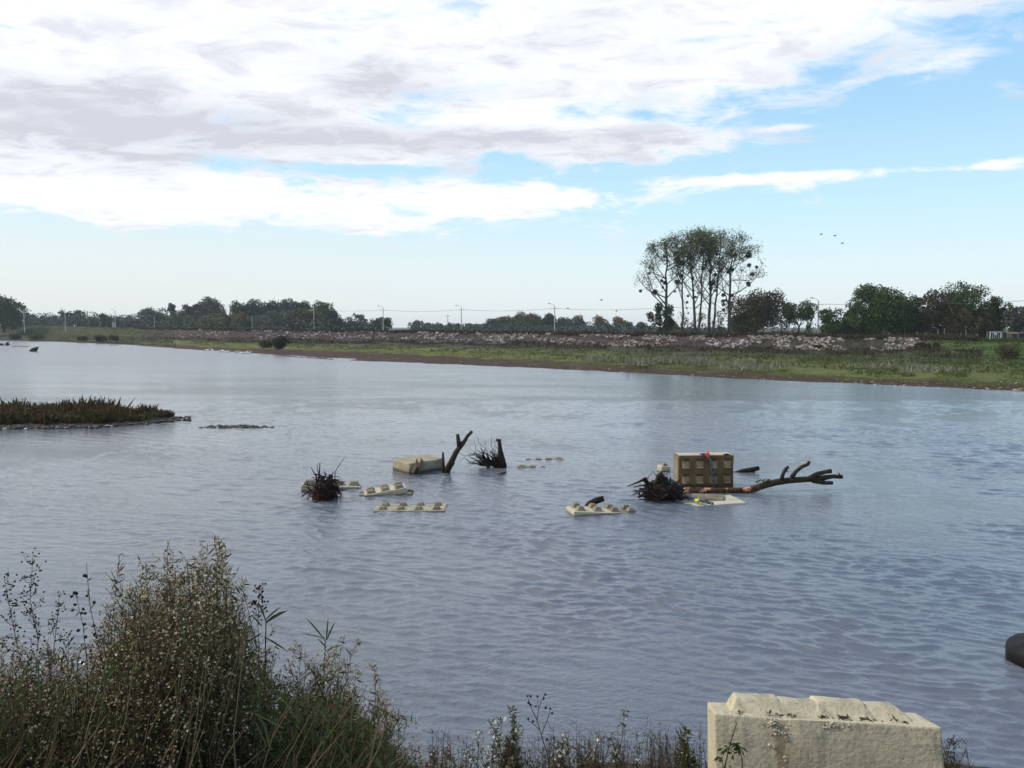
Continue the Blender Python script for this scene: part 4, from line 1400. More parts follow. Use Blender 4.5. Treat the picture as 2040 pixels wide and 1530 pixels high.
# 6: block behind the root ball
p6 = P(655, 970, .10)
concrete_block(p6 + Vector((0, .35, .0)), (R_(0), R_(4), R_(12)), 1.65, .5, .4, 4, 1, 'long block lying right behind the red-brown root ball', sb=.34, stp=.18, sh=.11, seed=10)
# 7: submerged block, knobs peeping out
p7 = P(768, 991, -.085)
concrete_block(p7 + Vector((0, .1, .0)), (R_(1.6), R_(-1.8), R_(5)), 1.75, .75, .4, 4, 2, 'sunken block between two others with only knob tops showing', sb=.26, stp=.12, sh=.13, seed=11)
# 8, 9: sunken blocks right of the black stump
p8 = P(1062, 932, -.0)
concrete_block(p8 + Vector((0, .2, .0)), (R_(0), R_(3.0), R_(-2)), 1.05, .4, .3, 3, 1, 'sunken block right of the black stump, nearer one', sb=.24, stp=.16, sh=.035, seed=12)
p9 = P(1083, 917, -.0)
concrete_block(p9 + Vector((0, .2, -.0)), (R_(0), R_(-1.6), R_(4)), 1.4, .5, .3, 4, 1, 'sunken block right of the black stump, farther one', sb=.24, stp=.16, sh=.045, seed=13)
# 10: pale slab in front of the big block
a_ = P(1477, 1003, .06); b_ = P(1362, 1002, .0)
concrete_block((P(1410, 998, .02)) + Vector((0, .05, 0)), (R_(1.0), R_(-1.6), R_(10)), 1.75, .92, .35, 0, 0, 'pale slab awash in front of the big block', studs=False, seed=14, mat=concretemat('slab_pale', (.50, .46, .36), (.38, .33, .23), (.34, .29, .20), wet=False))
mb = MB()
concrete_block(P(1412, 990, .08) + Vector((0, .1, 0)), (R_(3), R_(-2), R_(-18)), .85, .5, .10, 0, 0, 'thin brownish slab fragment lying on the pale slab', studs=False, seed=15, mat=M_concrete_stud, cat='slab')
# 11: chip behind left of big block
concrete_block(P(1327, 934, .12) + Vector((0, .3, .05)), (R_(5), R_(8), R_(20)), .34, .3, .3, 1, 1, 'small pale block end showing left behind the big block', seed=16, sb=.2, stp=.1, sh=.08)


# ------------------------------------------------------------------ foreground block
def foreground_block():
    zt = 1.845
    fl = P(1425, 1424, zt); fr = P(1876, 1449, zt)
    ang = math.atan2(fr.y - fl.y, fr.x - fl.x); L = (fr - fl).length
    W = .44
    M = concretemat('concrete_near', (.52, .46, .31), (.42, .365, .245), (.37, .32, .215), wet=False, sc=1.3, dirt_amt=.5)
    b_ = M.node_tree.nodes['Principled BSDF']; E.nt = M.node_tree
    c0 = E(b_.inputs['Base Color'].links[0].from_socket)
    ox, oy, oz = sep(opos())
    xc_ = -L / 2 + L * .295
    nn = vnoise(opos(), 7, 5, .65)
    dd_ = E.m('ABSOLUTE', ox - xc_ + (nn - .5) * .10)
    crack = ss(.06, .015, dd_) * ss(-.0, -.06, oz)
    c0 = mixc(crack * .6, c0, (.14, .09, .045, 1))
    grime = ss(.17, .02, E.m('ABSOLUTE', ox - xc_ - .09 + (nn - .5) * .2)) * ss(-.05, -.3, oz)
    c0 = mixc(grime * .5, c0, (.19, .155, .10, 1))
    blot = ss(.52, .66, vnoise(comb(ox * 2.2, oy, oz * .9), 3.2, 5, .6))
    c0 = mixc(blot * .6, c0, (.22, .20, .155, 1))
    top_d = ss(.50, .66, vnoise(opos(), 5.5, 6, .7)) * ss(-.03, .0, oz)
    c0 = mixc(top_d * .4, c0, (.30, .25, .16, 1))
    E.nt.links.new(c0.s, b_.inputs['Base Color'])
    t = empty('concrete_block', (fl + fr) / 2, 'nearest beige concrete block with big slanted knobs and a cracked edge', 'concrete block', 'concrete blocks')
    t.rotation_euler = (R_(-15), 0, ang)
    bm = bevel_box(L, W, .85, .013, 2, 7, .004, 0, 21)
    xc = -L / 2 + L * .295
    for v in bm.verts:
        n_ = noise.noise(v.co * 11)
        if v.co.y < -W / 2 + .06 and v.co.z > .36: v.co.y += max(0, n_) * .035; v.co.z -= max(0, n_) * .012
        d = abs(v.co.x - xc)
        if v.co.y < -W / 2 + .03 and d < .10:
            v.co.y += (.10 - d) * .25 * (1 + n_)
            if v.co.z > .34: v.co.z -= (.10 - d) * .22
        if v.co.x > xc and v.co.y < -W / 2 + .03: v.co.y -= .0
        if v.co.x < xc and v.co.y < -W / 2 + .03: v.co.y += (xc - v.co.x) * .09
    bmesh.ops.translate(bm, vec=(0, W / 2, -.425), verts=bm.verts)
    link('body', tomesh(bm, 'body', M, False), t)
    # knobs
    r = np.random.default_rng(2)
    spec = [(-L * .285, .40, .30, .095), (-L * .095, .39, .27, .082), (L * .10, .41, .32, .095), (L * .290, .37, .19, .080)]
    for i_, (x0, bw, tw, h_) in enumerate(spec):
        bm = bmesh.new()
        y0, y1 = .10, W - .03
        b = [(-bw / 2, y0, -.01), (bw / 2, y0, -.01), (bw / 2, y1, -.01), (-bw / 2, y1, -.01), (-tw / 2, y0 + .09, h_), (tw / 2, y0 + .09, h_), (tw / 2, y1 - .06, h_), (-tw / 2, y1 - .06, h_)]
        vs = [bm.verts.new(c) for c in b]
        for f in ((0, 3, 2, 1), (4, 5, 6, 7), (0, 1, 5, 4), (1, 2, 6, 5), (2, 3, 7, 6), (3, 0, 4, 7)): bm.faces.new([vs[k] for k in f])
        bmesh.ops.bevel(bm, geom=bm.edges[:], offset=.010, segments=2, affect='EDGES', profile=.6)
        bmesh.ops.subdivide_edges(bm, edges=[e for e in bm.edges if e.calc_length() > .08], cuts=3, use_grid_fill=True)
        for v in bm.verts:
            v.co += noise.noise_vector(v.co * 9 + Vector((i_ * 5, 0, 0))) * .009 + noise.noise_vector(v.co * 30 + Vector((i_ * 5, 0, 0))) * .003
        o = link('stud', tomesh(bm, 'stud', M, True), t); o.location = (x0, 0, 0)
    # exposed aggregate along the crack
    mb = MB(); pos = []
    for k in range(80):
        z_ = -abs(r.normal()) * .10 if k < 60 else -r.random() * .85
        sp = .055 * math.exp(z_ * 5) + .014
        pos.append((xc + .02 + r.normal() * sp, .018 + r.normal() * .004, z_ - .03))
    add_stones(mb, np.array(pos), r.uniform(.012, .034, 80), r, .9)
    M_agg, b_ = newmat('aggregate')
    c_ = mixc(ss(.2, .8, rpi()), (.26, .21, .14, 1), (.52, .47, .36, 1))
    E.nt.links.new(c_.s, b_.inputs['Base Color']); b_.inputs['Roughness'].default_value = .9
    mb.build('exposed_aggregate', M_agg, t)['kind'] = 'stuff'
    # chipped spots on the front arris
    mb = MB(); pos = []
    for xx in (.43, .36, .39, .55, .53, -.05):
        for k in range(9): pos.append((-L / 2 + L * (.5 + (xx - .35) * .6) + r.normal() * .02, .010, -.03 + r.normal() * .010))
    add_stones(mb, np.array(pos), r.uniform(.012, .03, len(pos)), r, .9)
    mb.build('chips', M_agg, t)['kind'] = 'stuff'
    # litter on top
    mb = MB(); pos = []
    for xx in (-.62, -.40, -.25, .02, .12, .17, .30, .36, .55):
        for k in range(10): pos.append((xx * L * .6 + r.normal() * .03, .075 + r.normal() * .015, .004))
    mb.leaves(np.array(pos), .035, 0, aspect=.5, r=r)
    o = mb.build('leaf_litter', leafmat('litter', (.05, .035, .02), (.13, .09, .05), None, .1)); o.location = (fl + fr) / 2; o.rotation_euler = (R_(-15), 0, ang)
    tag(o, 'dry leaf bits lying at the knobs of the nearest block', 'leaf litter', kind='stuff')
    return t


foreground_block()


# ------------------------------------------------------------------ driftwood, roots, trunk
def wig(a, b, n, amp, r):
    a = Vector(a); b = Vector(b)
    out = [a]
    for i_ in range(1, n):
        out.append(a.lerp(b, i_ / n) + Vector(r.normal(size=3)) * amp * (a - b).length)
    out.append(b)
    return out


# forked branch
D_ = 23.7
driftwood([P(888, 940, -.05), PZ(893, 932, D_), PZ(901, 916, D_), PZ(909, 900, D_), PZ(916, 891, D_)], [.11, .10, .09, .085, .08], 'tall forked bare branch standing in the river beside the beige block', M_drywood, 9,
          branches=[([PZ(915, 893, D_), PZ(913, 878, D_), PZ(911.5, 865, D_)], [.075, .062, .055]), ([PZ(916, 892, D_), PZ(924, 882, D_ + .05), PZ(931, 869, D_ + .1), PZ(940.5, 859, D_ + .1)], [.075, .065, .055, .05]),
                    ([PZ(918, 887, D_), PZ(919.5, 878, D_ - .05)], [.03, .012]), ([PZ(900, 928, D_), PZ(905, 922, D_)], [.05, .035])])
D_ = 23.4
driftwood([PZ(884, 942, D_), PZ(883, 920, D_), PZ(882.5, 901, D_)], [.055, .05, .03], 'thin upright dark stick right of the beige block', M_drywood)
# black stump with brush
r = np.random.default_rng(31)
D_ = 25.0
t = driftwood([PZ(998, 930, D_), PZ(998, 915, D_), PZ(996, 895, D_), PZ(994.5, 875, D_)], [.20, .13, .075, .06], 'black leaning stump with a brush of roots to its left', M_wetwood, 9, 'stump',
              branches=[([PZ(995, 877, D_), PZ(990, 876, D_), PZ(989, 879, D_)], [.04, .045, .02])])
for k in range(64):
    a = PZ(r.uniform(965, 998), r.uniform(918, 929), D_ + r.normal() * .1)
    an = R_(r.uniform(95, 185)); L = r.uniform(.25, .95) * (1 if r.random() < .8 else 1.3)
    b = a + Vector((math.cos(an) * L, r.normal() * .2, math.sin(an) * L * .75))
    b.z = max(b.z, .0 if r.random() < .6 else -.03)
    mb = MB(); pl = wig(a, b, 4, .07, r); pl[2].z += .05
    mb.tube(pl, [.028 * r.uniform(.6, 1.3), .02, .014, .009, .004], 4)
    mb.build('root', M_wetwood, t, origin=tuple(t.location))
for (x0, y0, x1, y1) in [(975, 920, 966, 877), (984, 915, 979, 866), (968, 917, 957, 884), (958, 915, 934, 892), (950, 912, 944, 880), (985, 920, 986, 885), (972, 920, 953, 896)]:
    mb = MB(); mb.tube(wig(PZ(x0, y0, D_), PZ(x1, y1, D_), 5, .03, r), [.016, .013, .01, .008, .006, .004], 3); mb.build('root', M_wetwood, t, origin=tuple(t.location))
mb = MB(); add_stones(mb, [tuple(PZ(px, 925, D_)) for px in (963, 970, 976, 983, 990, 1001)], [.3, .34, .36, .34, .3, .28], r, .45); mb.build('root_plate', M_wetwood, t, origin=tuple(t.location))

# red-brown root ball at left
D_ = P(642, 995, .0).y + .1
t = empty('root_ball', PZ(645, 985, D_), 'tangled red-brown root ball with tall thin shoots, left in the river', 'tree root')
org = tuple(t.location)
mb = MB()
bm = bmesh.new(); bmesh.ops.create_icosphere(bm, subdivisions=4, radius=.5)
for v in bm.verts:
    n_ = noise.noise(v.co * 4) * .35 + noise.noise(v.co * 11) * .22
    v.co *= 1 + n_; v.co.x *= 1.05; v.co.z *= 1.05; v.co.y *= .8
me = tomesh(bm, 'core', M_redroot, True)
o = link('core', me, t); o.location = Vector(PZ(646, 984, D_)) - t.location; o.scale = (.56, .6, .72)
for k in range(150):
    c = PZ(646 + r.normal() * 10, 978 + r.normal() * 12, D_ + r.uniform(-.3, .25))
    an = r.uniform(0, 6.28); L = r.uniform(.2, .55)
    b = c + Vector((math.cos(an) * L * 1.0, r.normal() * .15, math.sin(an) * L * .8))
    mb = MB(); pl = wig(c, b, 5, .12, r)
    r0 = r.uniform(.008, .034)
    mb.tube(pl, [r0, r0 * .9, r0 * .75, r0 * .6, r0 * .4, r0 * .2], 5)
    mb.build('root', M_redroot if r.random() < .6 else M_wetwood, t, origin=org)
for pl, r0 in [([(634, 960), (636, 945), (637, 932), (637.5, 922)], .028), ([(630, 962), (631, 950), (626, 942), (619.5, 931)], .024), ([(637, 950), (633, 938), (632, 925)], .016),
               ([(626, 944), (640, 948), (655, 952), (662, 958)], .024), ([(667, 956), (668, 940), (678, 923), (688.5, 909)], .014), ([(662, 955), (663, 943), (660, 936)], .008),
               ([(655, 952), (650, 945), (644, 944)], .012), ([(664, 956), (680, 960), (683, 975), (678, 988)], .012), ([(657, 946), (658, 955), (656, 965)], .045), ([(622, 978), (610, 970), (603, 966)], .02),
               ([(625, 982), (608, 982), (600, 976)], .02), ([(620, 985), (612, 996), (610, 1003)], .016), ([(625, 990), (618, 1000), (618, 1007)], .014), ([(672, 975), (680, 985), (676, 998)], .03), ([(665, 980), (671, 992), (668, 1003)], .05),
               ([(634, 965), (640, 975), (650, 985), (653, 992)], .04), ([(648, 972), (655, 966), (661, 963)], .022), ([(612, 961), (615, 972), (622, 980)], .02), ([(660, 950), (672, 949), (679, 952)], .012)]:
    mb = MB(); q_ = [PZ(x, y, D_ + r.uniform(-.12, .05)) for x, y in pl]
    mb.tube(q_, list(np.linspace(r0, r0 * .4, len(q_))), 5, jag=.15); mb.build('root', M_wetwood if r0 < .03 else M_redroot, t, origin=org, smooth=True)

# black root mass at right + trunk
D_ = P(1320, 1000, 0).y + .25
t = empty('fallen_tree', PZ(1360, 985, D_), 'fallen tree lying across the shallows with black root mass and mossy sawn branches', 'fallen tree')
org = tuple(t.location)
bm = bmesh.new(); bmesh.ops.create_icosphere(bm, subdivisions=4, radius=.5)
for v in bm.verts:
    n_ = noise.noise(v.co * 3.3 + Vector((4, 0, 0))) * .4 + noise.noise(v.co * 10) * .22
    v.co *= 1 + n_ * 1.5
me = tomesh(bm, 'root_plate', M_wetwood, True)
o = link('root_plate', me, t); o.location = Vector(PZ(1320, 979, D_)) - t.location; o.scale = (.86, .6, .46)
for pl, r0 in [([(1310, 985), (1308, 965), (1312, 948), (1318, 941), (1320, 950)], .09), ([(1322, 975), (1320, 955), (1316, 943)], .10), ([(1300, 972), (1290, 962), (1284, 954), (1277, 958)], .08), ([(1282, 955), (1268, 962), (1250, 969)], .03),
               ([(1298, 978), (1284, 966), (1262, 970)], .035), ([(1290, 982), (1275, 978), (1258, 979)], .025), ([(1275, 979), (1262, 984), (1257, 990)], .012), ([(1320, 945), (1330, 955), (1338, 964)], .012),
               ([(1336, 978), (1334, 962), (1336, 951)], .05), ([(1300, 985), (1330, 975), (1350, 982)], .06), ([(1310, 992), (1340, 988), (1360, 984)], .07), ([(1330, 985), (1345, 975), (1352, 968)], .05), ([(1302, 962), (1298, 970), (1300, 980)], .05),
               ([(1284, 954), (1292, 968), (1300, 985)], .07), ([(1345, 990), (1360, 994), (1366, 990)], .03), ([(1325, 960), (1340, 970), (1352, 978)], .06)]:
    mb = MB(); q_ = [PZ(x, y, D_ + r.uniform(-.15, .1)) for x, y in pl]
    mb.tube(q_, list(np.linspace(r0, r0 * .4, len(q_))), 7, jag=.2); mb.build('root', M_wetwood, t, origin=org, smooth=True)
for k in range(150):
    c = PZ(1318 + r.normal() * 16, 980 + r.normal() * 8, D_ + r.uniform(-.3, .2)); an = r.uniform(0, 6.28); L = r.uniform(.2, .5)
    b = c + Vector((math.cos(an) * L * 1.3, r.normal() * .15, math.sin(an) * L * .5))
    r0 = r.uniform(.008, .045)
    mb = MB(); mb.tube(wig(c, b, 4, .12, r), [r0, r0 * .8, r0 * .6, r0 * .4, r0 * .2], 4); mb.build('root', M_wetwood if k % 4 else (M_redroot if k % 8 else M_brownwood), t, origin=org)
# trunk
M_log, b_ = newmat('log_bark')
p_ = gpos(); x_, y_, z_ = sep(p_)
n_a = vnoise(p_, 9, 7, .65, .6); n_b = vnoise(p_, 2.6, 4, .6)
c_ = mixc(ss(.35, .65, n_a), (.018, .013, .007, 1), (.060, .042, .022, 1))
c_ = mixc(ss(6.9, 7.6, x_) * ss(.45, .62, n_b) * .5, c_, (.04, .05, .016, 1))
strip = ss(7.2, 6.6, x_)
c_ = mixc(strip * .6, c_, mixc(ss(.4, .6, n_a), (.05, .024, .013, 1), (.12, .06, .034, 1)))
c_ = mixc(strip * ss(.54, .60, n_b), c_, (.55, .27, .15, 1))
E.nt.links.new(c_.s, b_.inputs['Base Color']); b_.inputs['Roughness'].default_value = .75
bump(b_, n_a, .8, .03)
D0 = P(1400, 983, .0).y
def TL(px, py, dD=0): return PZ(px, py, D0 + .1 + dD)
trunk_pts = [TL(1352, 980), TL(1375, 979), TL(1400, 978), TL(1430, 977.5), TL(1462, 977), TL(1485, 977), TL(1505, 973, .1), TL(1525, 966, .15), TL(1545, 961, .2), TL(1570, 957, .3), TL(1600, 955, .4), TL(1625, 954, .5), TL(1642, 954, .55)]
mb = MB(); mb.tube(trunk_pts, [.12, .11, .09, .08, .08, .08, .09, .095, .09, .085, .08, .07, .055], 12, jag=.14); mb.build('trunk', M_log, t, origin=org, smooth=True)
BRS = [([(1557, 955, .2), (1560, 944, .2), (1565, 935, .2), (1571, 930, .2)], [.06, .05, .05, .045]), ([(1577, 952, .3), (1585, 940, .3), (1597, 930, .35), (1609, 925, .4), (1613, 919, .4)], [.065, .055, .05, .05, .04]),
       ([(1612, 953, .4), (1628, 944, .45), (1645, 940, .5), (1656, 938, .5)], [.075, .07, .06, .065]), ([(1618, 957, .4), (1640, 952, .5), (1660, 949, .6), (1678, 950, .6)], [.075, .07, .06, .06]),
       ([(1674, 950, .6), (1672, 944, .6), (1670, 941, .6)], [.025, .02, .01]), ([(1620, 958, .4), (1640, 962, .4), (1658, 962, .45)], [.07, .06, .05]), ([(1566, 937, .2), (1570, 940, .2), (1574, 939, .2)], [.012, .01, .006])]
for pl, rd in BRS:
    mb = MB(); mb.tube([TL(*q_) for q_ in pl], rd, 9, jag=.2); mb.build('branch', M_drywood, t, origin=org, smooth=True)
mb = MB(); B = [tuple(TL(r.uniform(1508, 1535), r.uniform(956, 964), .1)) for k in range(70)]
mb.leaves(B, .07, 0, aspect=.5, r=r, upbias=.6); o = mb.build('moss_sprigs', leafmat('moss', (.06, .07, .02), (.14, .15, .05), None, .2), t, origin=org); o['kind'] = 'stuff'
# branch behind the big block
D_ = P(1490, 941, 0).y
driftwood([P(1462, 942, -.03), PZ(1480, 938, D_), PZ(1496, 936, D_), PZ(1512, 932, D_)], [.04, .06, .075, .07], 'short dark branch floating behind the big block on its right',
          branches=[([PZ(1495, 937, D_), PZ(1500, 939, D_), PZ(1504, 942, D_)], [.04, .03, .02])])
D_ = P(1000, 944, 0).y
driftwood([P(988, 944, .0), P(998, 943, .03), P(1008, 940, .02)], [.03, .04, .02], 'small pale sliver of wood floating below the black stump', M_brownwood)
# black rounded thing at the right edge
p = P(2082, 1330, 0)
bm = bmesh.new(); bmesh.ops.create_icosphere(bm, subdivisions=4, radius=1)
for v in bm.verts:
    v.co *= 1 + noise.noise(v.co * 1.6) * .10 + noise.noise(v.co * 6) * .025
o = link('wet_boulder', tomesh(bm, 'wet_boulder', M_rubber, True)); o.location = (p.x + .12, p.y + .15, .05); o.scale = (.47, .5, .34)
tag(o, 'black wet rounded boulder rising from the water, cut by the right edge', 'boulder')
mb = MB(); B = [tuple(P(px, py, .0)) for px, py in [(704, 981), (712, 982), (738, 960), (843, 1009), (1024, 1022), (875, 1001), (842, 1010), (727, 989)]]
add_stones(mb, B, [.05] * len(B), r, .3); tag(mb.build('flotsam', M_wetwood), 'small dark bits of debris floating among the blocks', 'debris', kind='stuff')


# ------------------------------------------------------------------ chains
def chain(pts_, n, label, clip_i, clip_mat, clip_name, size=.13, wr=.018, group='lifting chains', end=None):
    pts_ = [Vector(q_) for q_ in pts_]
    seg = [0]
    for a, b in zip(pts_, pts_[1:]): seg.append(seg[-1] + (b - a).length)
    def at(s_):
        for i_ in range(len(seg) - 1):
            if s_ <= seg[i_ + 1] + 1e-9:
                f_ = (s_ - seg[i_]) / (seg[i_ + 1] - seg[i_]); return pts_[i_].lerp(pts_[i_ + 1], f_), (pts_[i_ + 1] - pts_[i_]).normalized()
        return pts_[-1], (pts_[-1] - pts_[-2]).normalized()
    t = empty('lifting_chain', pts_[0], label, 'chain', group)
    mb = MB(); path = []
    L = size
    for k in range(12):
        an = 2 * math.pi * k / 12
        path.append(Vector((math.cos(an) * L * .34 + (L * .2 if math.cos(an) > 0 else -L * .2), math.sin(an) * L * .30, 0)))
    mb.tube(path + [path[0]], [wr] * 13, 5, cap=False)
    proto = None
    for k in range(n):
        p, d = at(seg[-1] * (k + .5) / n)
        if proto is None: o = mb.build('link', M_steel, t); proto = o
        else: o = link('link', proto.data, t)
        qd = d.to_track_quat('X', 'Z'); o.rotation_mode = 'QUATERNION'
        from mathutils import Quaternion
        o.rotation_quaternion = qd @ Quaternion((1, 0, 0), math.pi / 2 * (k % 2) + .5)
        o.location = p - t.location
    p, d = at(seg[-1] * clip_i)
    mb = MB(); a_ = d.orthogonal().normalized()
    mb.tube([p - d * .07, p - d * .03 + a_ * .03, p + d * .04 + a_ * .02, p + d * .08], [.04, .055, .05, .03], 8)
    mb.tube([p - d * .02 - a_ * .07, p - d * .02 + a_ * .07], [.022, .022], 6)
    mb.build(clip_name, clip_mat, t, origin=tuple(t.location))
    return t


yF = fl.y
zt = .93
a0 = P(1396, 904.5, zt + .03); a1 = P(1411, 906.5, zt + .03)
a1 = Vector((a1.x, P(1411, 908, zt).y - .03, zt + .04))
Dc = P(1411, 908, zt).y - .11
chain([a0, a1, PZ(1415, 918, Dc), PZ(1419, 940, Dc), PZ(1423.5, 967, Dc)], 15, 'blue-grey chain with red hook hanging down the face of the big block', .22, M_red, 'hook', .10, .016)
chain([PZ(1338, 957, 21.3), PZ(1352, 968, 21.2), PZ(1357, 985, 20.9), P(1375, 992, .10), P(1395, 997, .12), P(1403, 999, .12), P(1420, 1003, .10)], 22, 'chain with yellow hook running from the black roots over the pale slab', .80, M_yellow, 'hook', .12, .02)
mb = MB(); add_stones(mb, [tuple(P(px, 905.5, .99)) for px in (1443, 1447, 1452)], [.09, .12, .08], r, .6)
tag(mb.build('mud_clod', M_wetwood), 'dark clod of weed on the right top corner of the big block', 'debris')


# ------------------------------------------------------------------ near bank ground
def near_z(x, y):
    base = float(np.interp(y, [-6, 0, 2, 4, 5.4, 6.5, 7.6, 9.5], [3.1, 2.95, 2.5, 1.75, 1.03, .5, .02, -.7]))
    return base
V = []; xs = np.linspace(-16, 16, 110); ys = np.linspace(-6, 9.5, 60)
for y in ys:
    for x in xs:
        V.append((x, y + .25 * noise.noise(Vector((x * .5, 0, 0))), near_z(x, y) + .07 * noise.noise(Vector((x * 1.2, y * 1.2, 0)))))
i = np.arange(59)[:, None] * 110 + np.arange(109)[None, :]
mb = MB(); mb.add(V, np.stack([i, i + 1, i + 111, i + 110], -1).reshape(-1, 4))
tag(mb.build('near_bank', simplemat('near_soil', (.03, .025, .015), .95, (.06, .05, .03), 3, .8, .05), smooth=True), kind='structure')

# ------------------------------------------------------------------ foreground plants
N_stem = leafmat('stem_brown', (.030, .022, .014), (.075, .052, .034), None, .05)
N_stemg = leafmat('stem_green', (.03, .035, .015), (.06, .065, .028), None, .1)
N_leaf = leafmat('aster_leaf', (0.052, 0.068, 0.018), (0.124, 0.150, 0.044), (.13, .12, .045), .4)
N_leafb = leafmat('dry_leaf', (0.072, 0.047, 0.023), (0.169, 0.114, 0.058), (.17, .125, .07), .35)
N_flower = leafmat('aster_flower', (.42, .36, .22), (.78, .71, .52), (.46, .30, .17), .45)
N_white = leafmat('fresh_flower', (.62, .60, .56), (.80, .78, .76), None, .3)
N_center = leafmat('flower_centre', (.30, .20, .05), (.42, .30, .07), None, .1)
N_dark = leafmat('seed_head', (.012, .010, .008), (.035, .026, .02), None, .05)
N_reed = leafmat('reed_green', (.07, .10, .035), (.11, .16, .055), None, .35)
N_straw = leafmat('straw', (.13, .10, .055), (.24, .19, .12), None, .2)
MATS = [N_stem, N_leaf, N_flower, N_dark, N_straw, N_leafb, N_stemg, N_reed, N_white, N_center]


def spray(S, base, tip, r, nb=14, flowers=40, leaves=60, r0=.006, spread=.16, fr=.011, start=.35, green=.75, fresh=0.0, buds=0):
    """one flowering stem; S = dict of MB per part"""
    base = Vector(base); tip = Vector(tip); L = (tip - base).length
    n = 7
    bend = Vector((r.normal(), r.normal(), 0)) * .05 * L
    ax = [base.lerp(tip, i_ / n) + bend * math.sin(math.pi * i_ / n) + Vector(r.normal(size=3)) * .008 * L * (1 if 0 < i_ < n else 0) for i_ in range(n + 1)]
    S['stem'].tube(ax, list(np.linspace(r0, r0 * .25, n + 1)), 3, cap=False)
    def at(f_):
        i0 = f_ * n; j = min(int(i0), n - 1); return ax[j].lerp(ax[j + 1], i0 - j)
    fl_ = []; lf = [at(x) for x in r.uniform(.05, .98, leaves // 2)]
    up = (tip - base).normalized()
    for k in range(nb):
        f_ = start + (1 - start) * (k + r.random()) / nb
        a = at(min(f_, .99))
        an = r.uniform(0, 6.28)
        l_ = spread * (1.15 - .75 * (f_ - start) / (1 - start)) * r.uniform(.6, 1.25)
        d = (Vector((math.cos(an), math.sin(an), 0)) * .8 + up * r.uniform(.45, 1.0)).normalized()
        m_ = a + d * l_ * .5 + Vector((0, 0, -.01)); b = a + d * l_ + Vector((0, 0, l_ * .18))
        S['stem'].tube([a, m_, b], [r0 * .4, r0 * .3, r0 * .18], 3, cap=False)
        for q_ in range(max(1, int(flowers / nb))):
            f2 = r.uniform(.35, 1.05)
            c_ = (a.lerp(m_, f2 * 2) if f2 < .5 else m_.lerp(b, f2 * 2 - 1)) + Vector(r.normal(size=3)) * .018
            fl_.append(c_)
        for q_ in range(max(1, int(leaves / 2 / nb))):
            lf.append(a.lerp(b, r.random()))
    lf = np.array([tuple(x) for x in lf])
    S['leaf'].append((lf, green)); S['flower'].append((np.array([tuple(x) for x in fl_]), fr, fresh, buds))


def finish_plant(name, S, label=None, group=None, parent_loc=None, kind=None, cat='plant', r=rng):
    """parts: stems, leaves, flowers"""
    mbL = MB(); mbF = MB()
    for lf, green in S['leaf']:
        if len(lf) == 0: continue
        g = r.random(len(lf)) < green
        d = r.normal(size=lf.shape) * .7; d[:, 2] += .15
        mbL.leaves(lf[g], .050, 0, dirs=d[g], aspect=.2, jitter=.1, r=r); mbL.leaves(lf[~g], .045, 1, dirs=d[~g], aspect=.22, jitter=.1, r=r)
    for fp, fr, fresh, buds in S['flower']:
        if len(fp) == 0: continue
        if buds:
            add_stones(mbF, fp, np.full(len(fp), fr * 2.2), r, 1.0, 2); continue
        h_ = r.random(len(fp)) < fresh
        for sel, mi in ((h_, 1), (~h_, 0)):
            if sel.sum() == 0: continue
            mbF.discs(fp[sel], fr, mi, r)
            if fresh: mbF.leaves(fp[sel] + np.array([0, -.002, .004]), fr * .7, 3, aspect=1.0, jitter=0, r=r, dirs=np.tile([0.2, -.2, .3], (int(sel.sum()), 1)))
    if parent_loc is None:
        pass
    t = empty(name, parent_loc, label, cat, group)
    org = tuple(t.location)
    if S['stem'].n: S['stem'].build('stems', S.get('stemmat', N_stem), t, origin=org)
    if mbL.n: mbL.build('leaves', [N_leaf, N_leafb], t, origin=org)['kind'] = 'stuff'
    if mbF.n: mbF.build('flowers', [N_flower, N_white, N_dark, N_center], t, origin=org)['kind'] = 'stuff'
    if 'extra' in S:
        for nm, m_, mt in S['extra']: m_.build(nm, mt, t, origin=org)['kind'] = 'stuff'
    return t


def newS(): return {'stem': MB(), 'leaf': [], 'flower': []}


ENV_X = [-250, 0, 60, 120, 175, 215, 270, 330, 380, 430, 455, 490, 530, 575, 620, 680, 740, 800, 850, 900]
ENV_Y = [1200, 1240, 1250, 1265, 1260, 1200, 1140, 1110, 1098, 1092, 1120, 1190, 1250, 1300, 1285, 1300, 1350, 1430, 1490, 1540]
r = np.random.default_rng(77)
# thicket = uncountable mass
mbS = MB(); S = newS(); S['stem'] = mbS
for k in range(430):
    px = r.uniform(-200, 860) if k % 3 else r.uniform(200, 480)
    D = r.uniform(3.9, 5.6) if px < 500 else r.uniform(4.6, 6.2)
    ey = float(np.interp(px, ENV_X, ENV_Y)) + abs(r.normal()) * 110 + 22
    ey = min(ey, 1600)
    tip = PD(px, ey, D)
    bx_ = tip.x + r.normal() * .15 - .05; by_ = D + r.normal() * .1
    base = Vector((bx_, by_, near_z(bx_, by_) - .03))
    if tip.z < base.z + .25: tip.z = base.z + .25
    L = (tip - base).length
    offy = ey - float(np.interp(px, ENV_X, ENV_Y))
    spray(S, base, tip, r, nb=12, flowers=110 if offy < 70 else 52, leaves=100, r0=.006, spread=.20, fr=.0075, start=.30, green=.42)
mbL = MB(); mbF = MB()
for lf, green in S['leaf']:
    g = r.random(len(lf)) < green
    d = r.normal(size=lf.shape) * .7
    mbL.leaves(lf[g], .038, 0, dirs=d[g], aspect=.2, jitter=.1, r=r); mbL.leaves(lf[~g], .035, 1, dirs=d[~g], aspect=.22, jitter=.1, r=r)
for fp, fr, fresh, buds in S['flower']:
    sel = r.random(len(fp)) < .72
    mbF.discs(fp[sel], fr, 0, r); mbL.leaves(fp[~sel], .02, 1, aspect=.6, r=r)
